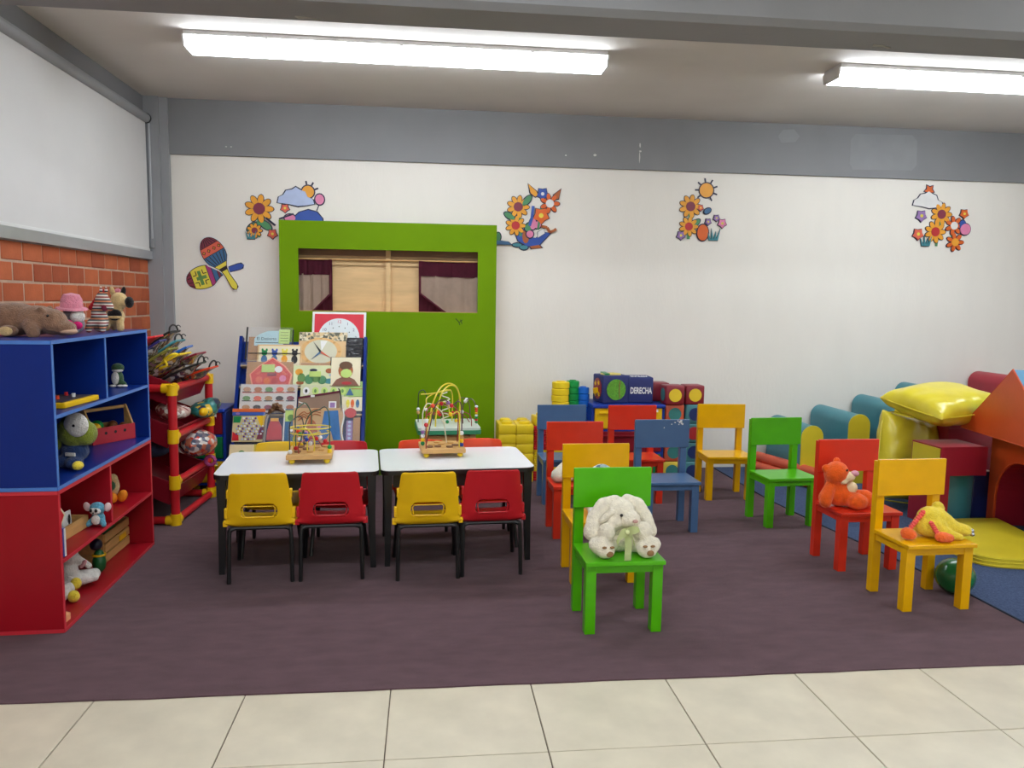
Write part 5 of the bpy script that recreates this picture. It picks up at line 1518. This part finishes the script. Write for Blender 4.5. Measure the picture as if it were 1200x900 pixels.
t = thing('plush_rabbit', 'grey white plush with long ears slumped on the bottom red shelf', 'plush toy', (-1.80, 3.97, .0185), 0)
blob('body', [((0, 0, .10), (.06, .05, .06)), ((.015, -.005, .18), (.05, .045, .045)), ('L', (.02, -.02, .06), (.075, .03, .05), .035, .03), ('L', (.07, .03, .05), (.11, .06, .045), .03, .022), ('L', (.02, .02, .06), (.10, .09, .055), .034, .028), ('L', (.05, .0, .17), (.09, .05, .11), .02, .016), ('L', (-.02, 0, .06), (.03, -.05, .025), .04, .025)], f_white, t, .007, .003)
obj('inner_ear', ell(newbm(), (.075, .02, .13), (.012, .012, .04), (R(30), R(40), 0)), mat('pink_felt', (220, 170, 176), .9), t, smooth=True)
t = thing('plush_duck', 'white plush with yellow feet lying low at the near end of the red shelf', 'plush toy', (-1.75, 3.80, .0185), 0)
blob('body', [((-.02, 0, .045), (.055, .06, .045)), ((.0, .05, .05), (.04, .04, .04))], f_white, t, .007, .003)
obj('foot', ell(newbm(), (.052, .01, .030), (.028, .024, .030)), f_yellow, t, smooth=True); obj('foot', ell(newbm(), (.03, .09, .065), (.026, .024, .03)), f_yellow, t, smooth=True)
t = thing('toy_figure', 'small green toy with a dark round head behind the grey plush', 'toy', (-1.745, 4.225, .0185), 0)
blob('body', [((0, 0, .055), (.036, .034, .055)), ((-.0, 0, .10), (.026, .026, .03))], mat('toy_green', (22, 96, 50), .4), t, .006)
obj('head', ell(newbm(), (-.012, 0, .155), (.032, .032, .032)), mat('dark_head', (28, 28, 50), .4), t, smooth=True); obj('collar', tube(newbm(), arc((0, 0, .10), .030, 0, 345, 14, 'XY'), .006, 6), k_yellow, t)
t = thing('foam_scrap', 'small orange foam piece at the near corner of the bottom red shelf', 'toy', (-1.66, 3.60, .0185), R(20))
obj('piece', prism(newbm(), [(-.03, -.03), (.02, -.04), (.035, .0), (.0, .04), (-.03, .02)], 0, .03, 'Z'), mat('peach_foam', (240, 170, 120), .9), t)
t = thing('picture_book', 'upright blue edged book leaning inside the near red side panel', 'book', (-1.70, 3.55, .3325), R(92))
obj('cover', box(newbm(), -.008, .008, -.09, .09, 0, .13, .002), mat('periwinkle', (80, 90, 170), .5), t); obj('pages', box(newbm(), -.006, .006, -.093, .088, .004, .128), k_white, t)
t = thing('pennant_card', 'red pennant card with a white edge above the blue book', 'card', (-1.645, 3.60, .4635), R(90))
bm = newbm(); prism(bm, [(-.08, 0), (.0, .0), (.04, .04), (.0, .08), (-.08, .08)], -.004, .004); obj('border', bm, m_card, t)
bm = newbm(); prism(bm, [(-.07, .012), (-.004, .012), (.024, .04), (-.004, .068), (-.07, .068)], -.0055, .0055); obj('face', bm, k_red, t)
# ------------------------------------------------------------------ plush toys on the wooden chairs
ST = .3425
t = thing('plush_rabbit', 'cream plush rabbit with lop ears and pale green bow, on the front green chair', 'plush toy', (.898, 3.435, ST), R(2), 'plush toys on the chairs')
blob('body', [((0, .015, .08), (.080, .065, .085)), ((-.010, -.005, .185), (.082, .070, .076)), ((.024, -.050, .170), (.054, .046, .042)), ((-.040, -.040, .160), (.045, .040, .040)),
              ((-.085, -.058, .112), (.042, .040, .044)), ((.088, -.058, .112), (.048, .040, .046)), ('L', (-.05, .0, .12), (-.085, -.05, .112), .04, .04), ('L', (.05, .0, .12), (.088, -.05, .112), .04, .04),
              ('L', (-.06, -.02, .045), (-.112, -.070, .052), .042, .046), ((-.136, -.070, .060), (.034, .036, .034)), ((-.095, -.090, .036), (.045, .042, .036)),
              ('L', (.06, -.02, .045), (.118, -.080, .050), .042, .044), ((.140, -.075, .056), (.030, .034, .032)), ((.10, -.095, .036), (.048, .042, .038))], f_cream, t, .0055, .005, smooth=3)
blob('ear', [('L', (-.03, .005, .236), (-.085, .0, .222), .034, .036), ('L', (-.085, .0, .222), (-.128, -.012, .165), .036, .038), ('L', (-.128, -.012, .165), (-.142, -.025, .105), .038, .042)], f_cream, t, .0055, .005, smooth=3)
blob('ear', [('L', (.03, .005, .240), (.078, .0, .222), .032, .034), ('L', (.078, .0, .222), (.114, -.012, .165), .034, .034), ('L', (.114, -.012, .165), (.130, -.025, .105), .034, .038)], f_cream, t, .0055, .005, smooth=3)
blob('inner_ear', [('L', (-.060, -.055, .205), (-.105, -.050, .165), .017, .015)], f_cream, t, .005, .003, smooth=2)
obj('eye', ell(newbm(), (-.022, -.083, .196), (.0075, .005, .0075)), m_eye, t, smooth=True)
obj('nose', ell(newbm(), (.040, -.097, .170), (.013, .007, .008)), m_pinknose, t, smooth=True)
for (x, y, z, ry) in ((-.084, -.129, .030, 0), (.103, -.136, .032, 0)):
    obj('foot_pad', ell(newbm(), (x, y, z), (.017, .005, .014)), m_pad, t, smooth=True)
    for dx in (-.022, .014):
        obj('toe_pad', ell(newbm(), (x + dx - .004, y + .0, z + .032), (.011, .006, .006)), m_pad, t, smooth=True)
rb_ = newbm()
for pts in ([(.002, -.092, .122), (-.018, -.103, .118), (-.038, -.104, .096), (-.044, -.098, .070)], [(.002, -.092, .122), (.03, -.104, .132), (.055, -.102, .135), (.064, -.094, .118)], [(.004, -.092, .12), (.028, -.104, .10), (.034, -.100, .065)]):
    pr = None
    for q, (x, y, z) in enumerate(smoothpath(pts, 4)):
        w_ = .014 + .004 * math.sin(q * .5)
        a, b = rb_.verts.new((x - .3 * w_, y, z + w_)), rb_.verts.new((x + .3 * w_, y - .004, z - w_))
        if pr:
            rb_.faces.new((pr[0], pr[1], b, a))
        pr = (a, b)
bmesh.ops.solidify(rb_, geom=list(rb_.faces), thickness=.002)
obj('bow', rb_, m_ribbon, t, smooth=True)
obj('knot', ell(newbm(), (.003, -.098, .121), (.012, .009, .012)), m_ribbon, t, smooth=True)
bm = newbm()
prof = [(.004, -.078, .115), (.012, -.090, .085), (.014, -.092, .05), (.010, -.098, .018), (.004, -.118, .004), (-.004, -.140, .003)]
prev = None
for (x, y, z) in prof:
    a, b = bm.verts.new((x - .017, y, z)), bm.verts.new((x + .015, y, z))
    if prev:
        bm.faces.new((prev[0], prev[1], b, a))
    prev = (a, b)
bmesh.ops.solidify(bm, geom=list(bm.faces), thickness=.002)
obj('ribbon_tail', bm, m_ribbon, t, smooth=True)

t = thing('plush_rabbit', 'white plush slumped on the left red wooden chair, mostly hidden', 'plush toy', (.955, 4.85, ST), 0, 'plush toys on the chairs')
blob('body', [((0, .02, .07), (.11, .075, .075)), ((.02, .02, .10), (.10, .07, .07)), ('L', (-.05, .0, .10), (-.12, -.03, .045), .045, .045), ((-.07, -.05, .035), (.045, .04, .034)), ('L', (.05, -.0, .10), (.12, -.03, .045), .045, .045)], f_cream, t, .007, .005)
obj('nose', ell(newbm(), (.0, -.06, .10), (.012, .006, .008)), m_pinknose, t, smooth=True)
t = thing('plush_rabbit', 'white plush with a blue grey speckled cap on the left yellow wooden chair', 'plush toy', (.948, 4.075, ST), 0, 'plush toys on the chairs')
blob('body', [((0, .0, .085), (.075, .06, .085)), ((0, -.005, .205), (.075, .065, .075)), ('L', (-.05, -.01, .12), (-.075, -.04, .06), .03, .028), ('L', (.05, -.01, .12), (.075, -.04, .06), .03, .028), ('L', (-.04, -.02, .035), (-.06, -.09, .03), .035, .03), ('L', (.04, -.02, .035), (.06, -.09, .03), .035, .03)], f_white, t, .007, .004)
obj('cap', ell(newbm(), (0, -.022, .228), (.056, .055, .054), u=18, v=12), mottle('speckled_cloth', ((150, 170, 176), (196, 204, 200), (90, 110, 120), (170, 186, 190)), 60, .9, 0), t, smooth=True)
obj('scarf', ell(newbm(), (-.045, -.02, .085), (.035, .05, .055), u=14, v=10), MATS.get('speckled_cloth') or f_grey, t, smooth=True)

t = thing('plush_bear', 'bright orange plush with cream muzzle and pink nose, sitting on the right red chair', 'plush toy', (2.385, 4.165, ST), R(4), 'plush toys on the chairs')
blob('body', [((.0, .0, .075), (.082, .065, .078)), ((-.035, -.01, .195), (.072, .066, .072)), ('L', (-.02, .0, .12), (-.03, -.005, .16), .055, .05), ((-.098, -.0, .225), (.026, .014, .024)), ((.005, .055, .255), (.024, .016, .022)),
              ('L', (-.065, -.01, .13), (-.108, -.03, .06), .030, .040), ((-.110, -.035, .045), (.038, .038, .045)),
              ('L', (.02, -.03, .05), (.055, -.085, .050), .045, .048), ((.055, -.095, .045), (.060, .045, .045)),
              ('L', (.05, .0, .05), (.13, -.04, .055), .045, .048), ((.135, -.05, .05), (.050, .045, .05))], f_orange, t, .0065, .003)
blob('muzzle', [((.018, -.040, .182), (.044, .040, .030)), ((-.012, -.045, .158), (.034, .030, .022))], mat('cream_plush', (244, 222, 182), .95, .06, 30, .5, 160), t, .006, .002)
obj('nose', ell(newbm(), (.050, -.058, .203), (.024, .020, .018)), mat('pink_plush', (238, 168, 186), .85), t, smooth=True)
obj('eye', ell(newbm(), (-.008, -.070, .225), (.006, .004, .007)), m_eye, t, smooth=True)
obj('chest_patch', ell(newbm(), (.045, -.040, .115), (.036, .030, .036), (0, R(30), 0)), MATS['cream_plush'], t, smooth=True)

t = thing('plush_creature', 'limp yellow plush with orange coil legs, face down on the front yellow chair', 'plush toy', (2.548, 3.565, ST), R(2), 'plush toys on the chairs')
blob('body', [((-.01, .0, .062), (.090, .070, .062)), ((-.015, .005, .10), (.062, .055, .055)), ('L', (.03, .0, .10), (.11, -.015, .045), .048, .036), ('L', (.10, -.015, .05), (.165, -.03, .034), .036, .030), ('L', (.02, -.05, .04), (.095, -.085, .018), .030, .016), ((.045, .03, .150), (.032, .022, .022)), ((.065, .03, .138), (.02, .018, .016))], f_yellow, t, .006, .005, smooth=3)
c1 = [((-.060 - .0055 * k, -.01 - .0017 * k, .135 - .0047 * k), .0155 if k % 2 else .009) for k in range(17)]
blob('coil_leg', [(p, (r, r, .0045 if r > .01 else .006), (0, R(42), 0)) for p, r in c1], mat('coral_coil', (236, 92, 84), .9, .1, 60), t, .0025, smooth=1)
blob('foot', [((-.160, -.035, .032), (.036, .030, .032)), ((-.150, -.045, .028), (.03, .03, .026))], f_coral, t, .006, .002)
c2 = [((-.055 + .002 * k, -.060 - .0022 * k, .094 - .0047 * k), .0145 if k % 2 else .0085) for k in range(13)]
blob('coil_leg', [(p, (r, r, .0045 if r > .01 else .006), (R(-20), 0, 0)) for p, r in c2], MATS['coral_coil'], t, .0025, smooth=1)
blob('foot', [((-.015, -.100, .028), (.042, .030, .026)), ((.012, -.105, .024), (.03, .025, .022))], f_coral, t, .006, .002)
for dy, dz in ((0, .036), (-.006, .020)):
    obj('bell', ell(newbm(), (.190, -.040 + dy, dz), (.012, .014, .011)), mat('silver', (200, 200, 205), .25, .05, 10, metal=1), t, smooth=True)

bl = tag(obj('ball', ell(newbm(), (0, 0, 0), (.097, .097, .094), u=32, v=20), m_ball, None, loc=(2.762, 3.655, .0955), smooth=True), 'shiny green ball on the carpet under the front yellow chair', 'ball')

# ------------------------------------------------------------------ soft play corner
def arch(x, w, top, y0, y1, m, me, label):
    t = thing('arch_block', label, 'foam block', (x, y0, .0045), 0, 'round topped foam blocks')
    r = w / 2
    pts = [(-r, 0), (r, 0)] + [(r * math.cos(R(a)), top - r + r * math.sin(R(a))) for a in range(0, 181, 12)]
    d = y1 - y0
    obj('cover', prism(newbm(), pts, 0.006, d), m, t, smooth=True)
    q = [(px * .985, .002 + pz * .994) for px, pz in pts]
    obj('end_panel', prism(newbm(), q, -.002, .0065), me, t, smooth=True)
    obj('piping', tube(newbm(), [(px, .002, pz) for px, pz in pts], .005, 6, closed=True), me, t)
    return t
for (x, top, lab) in ((3.205, .492, 'lowest teal foam block with round top and yellow end, behind the right green chair'), (3.615, .588, 'second lowest teal foam block with round top and yellow end, behind the red chair'),
                      (4.012, .685, 'third teal foam block with round top, behind the upright cushion'), (4.425, .80, 'tallest teal foam block with round top, behind the top cushion')):
    arch(x, .185, top, 6.07, 6.73, v_teal, v_yellow, lab)
arch(5.165, .20, .905, 6.12, 6.735, v_red, v_yellow, 'red foam block with round top, behind the orange roof')
# coral tubes on the rug
for k, (a, b, lab) in enumerate((((2.945, 6.62, .050), (3.135, 5.92, .050), 'coral foam tube lying on the blue carpet, left one of the lower pair'), ((3.045, 6.62, .050), (3.235, 5.92, .050), 'coral foam tube lying on the blue carpet, right one of the lower pair'), ((2.99, 6.64, .128), (3.19, 5.90, .128), 'coral foam tube resting on top of the two lower tubes'))):
    tag(obj('foam_tube', cyl(newbm(), a, b, .045, 18), v_tube, None, smooth=True), lab, 'foam tube', 'coral foam tubes')

def cushion(name, label, w, h, th, loc, rot, m):
    bm = newbm()
    n = 18
    grid = {}
    for s in (1, -1):
        for i in range(n + 1):
            for j in range(n + 1):
                u, v = -1 + 2 * i / n, -1 + 2 * j / n
                pinch = 1 - .10 * (1 - abs(u) ** 1.5) * abs(v) ** 4
                pinch2 = 1 - .10 * (1 - abs(v) ** 1.5) * abs(u) ** 4
                k = max(0, (1 - abs(u) ** 3.2)) ** .6 * max(0, (1 - abs(v) ** 3.2)) ** .6
                wr = .018 * math.sin(14 * u * v + 5 * u - 3 * v) * (abs(u) ** 3 + abs(v) ** 3) * k
                p = Vector((u * w / 2 * pinch2, s * (th / 2 * k ** .85 + wr), v * h / 2 * pinch))
                edge = i in (0, n) or j in (0, n)
                if edge and s == -1:
                    grid[(s, i, j)] = grid[(1, i, j)]
                else:
                    if edge:
                        p.y = 0
                    grid[(s, i, j)] = bm.verts.new(p)
        for i in range(n):
            for j in range(n):
                q = [grid[(s, i, j)], grid[(s, i + 1, j)], grid[(s, i + 1, j + 1)], grid[(s, i, j + 1)]]
                bm.faces.new(q if s == -1 else q[::-1])
    t = thing(name, label, 'cushion', loc, rot, 'big yellow cushions')
    c = obj('cover', bm, m, t, smooth=True)
    md = c.modifiers.new('soft', 'SUBSURF'); md.levels = 1; md.render_levels = 1
    obj('seam', tube(newbm(), [(math.copysign(abs(math.cos(a)) ** .35, math.cos(a)) * w / 2 * .955, 0, math.copysign(abs(math.sin(a)) ** .35, math.sin(a)) * h / 2 * .955) for a in [i * 6.2832 / 48 for i in range(48)]], .005, 5, closed=True), m, t)
    return t
v_ysat = mat('yellow_cushion_vinyl', (222, 204, 52), .30, .07, 6, .15, 18, coat=.2)
cushion('cushion', 'yellow cushion standing upright behind the front yellow chair', .58, .70, .24, (3.60, 5.39, .362), (R(-8), R(10), R(14)), v_ysat)
t = cushion('cushion', 'glossy yellow cushion lying on top of the upright one', .66, .62, .235, (3.755, 5.22, .805), (0, 0, 0), v_ysat)
t.rotation_euler = (Matrix.Rotation(R(8.5), 3, 'X') @ Matrix.Rotation(R(-4), 3, 'Y') @ Matrix.Rotation(R(10), 3, 'Z') @ Matrix.Rotation(R(90), 3, 'X')).to_euler()
obj('tag', box(newbm(), .25, .30, .012, .020, -.27, -.21, .001), m_bluecard, t, label='small pale tag at the corner')

# red bridge block with a teal one under it
t = thing('bridge_block', 'dark red foam bridge block with a yellow end, beside the orange house', 'foam block', (3.43, 4.76, .0045), R(2))
pts = [(0, 0), (.075, 0), (.075, .365), (.345, .365), (.345, .56), (0, .56)]
obj('cover', prism(newbm(), pts, 0, .30), v_dred, t)
obj('end_panel', box(newbm(), -.004, .001, .012, .29, .37, .55, .001), v_yellow, t)
obj('seam', tube(newbm(), [(0, 0, .56), (.345, 0, .56)], .004, 5), v_dred, t)
t = thing('foam_drum', 'teal foam drum standing under the dark red bridge block', 'foam block', (3.705, 5.07, .0045), 0)
obj('cover', cyl(newbm(), (0, 0, 0), (0, 0, .335), .165, 32), v_teal, t, smooth=True); obj('top_panel', cyl(newbm(), (0, 0, .333), (0, 0, .342), .158, 32), k_white, t, smooth=True)
t = thing('foam_cube', 'navy foam block between the teal drum and the orange house', 'foam block', (3.945, 5.11, .0045), R(-4))
obj('cover', box(newbm(), -.068, .068, -.10, .10, 0, .335, .010, seg=2), v_navy, t); obj('top_panel', box(newbm(), -.06, .06, -.092, .092, .334, .342, .002), k_white, t)
t = thing('foam_cube', 'dark red foam block behind the bridge block, below the yellow cushion', 'foam block', (4.08, 5.50, .0045), R(2))
obj('cover', box(newbm(), -.23, .23, -.20, .20, 0, .632, .012), v_dred, t, smooth=True)
obj('seam', tube(newbm(), [(-.225, -.20, .60), (.225, -.20, .60)], .004, 5), v_dred, t)

# orange play house: an arch block with a gable block on top
ang = math.atan2(-.985, -.172)                     # direction of the front face, from the far corner towards the viewer
HL, HH, HD = .76, .645, .58
t = thing('play_house', 'orange foam house block with an arched dark red opening, right edge', 'foam block', (3.925, 4.93, .0045), ang)
r = .29
def house_outline(cx=.38, sp=.20, rr=r, L=HL, H=HH):
    arc_ = [(cx - rr * math.cos(R(a)), sp + rr * math.sin(R(a))) for a in range(0, 181, 10)]
    return [(0, 0), (cx - rr, 0)] + arc_ + [(cx + rr, 0), (L, 0), (L, H), (0, H)]
obj('cover', prism(newbm(), house_outline(), -.0, HD), v_orange, t)
ln = newbm()
pts = [(.38 - r, 0)] + [(.38 - r * math.cos(R(a)), .20 + r * math.sin(R(a))) for a in range(0, 181, 10)] + [(.38 + r, 0)]
inn = [(.38 + (x - .38) * .985, z * .985) for x, z in pts]
prism(ln, pts + inn[::-1], .01, HD - .01)
obj('lining', ln, v_dred, t)
obj('back_panel', box(newbm(), .07, .69, HD - .03, HD - .02, 0, .5), v_dred, t)
obj('piping', tube(newbm(), [(x, -.002, z) for x, z in pts], .006, 6), v_orange, t)
t = thing('gable_roof', 'orange triangular foam roof with blue slopes on top of the play house', 'foam block', (3.80, 5.09, .6505), ang)
tri = [(0, 0), (1.12, 0), (.575, .462)]
obj('gable_panel', prism(newbm(), tri, .0, .012), v_orange, t)
obj('cover', prism(newbm(), [(.002, .0), (1.118, 0), (.575, .461)], .011, .62), v_blue, t)
obj('seam', tube(newbm(), [(x, .004, z) for x, z in tri], .006, 6, closed=True), v_orange, t)
# yellow mat
mp = [(3.905, 4.80), (3.55, 4.80), (3.37, 4.68), (3.25, 4.48), (3.195, 4.27), (3.20, 4.10), (3.285, 4.01), (3.46, 3.965), (3.70, 3.96), (3.772, 4.02)]
mps = [(p.x, p.y) for p in smoothpath([(x, y, 0) for x, y in mp], 4)]
t = thing('play_mat', 'yellow foam mat with a curved edge in front of the orange house', 'mat', (0, 0, .0045))
obj('cover', prism(newbm(), mps, .0, .058, 'Z'), v_yellow, t)
for z in (.008, .030, .052):
    obj('seam', tube(newbm(), [(x, y, z) for x, y in mps], .004, 5), v_yellow, t)
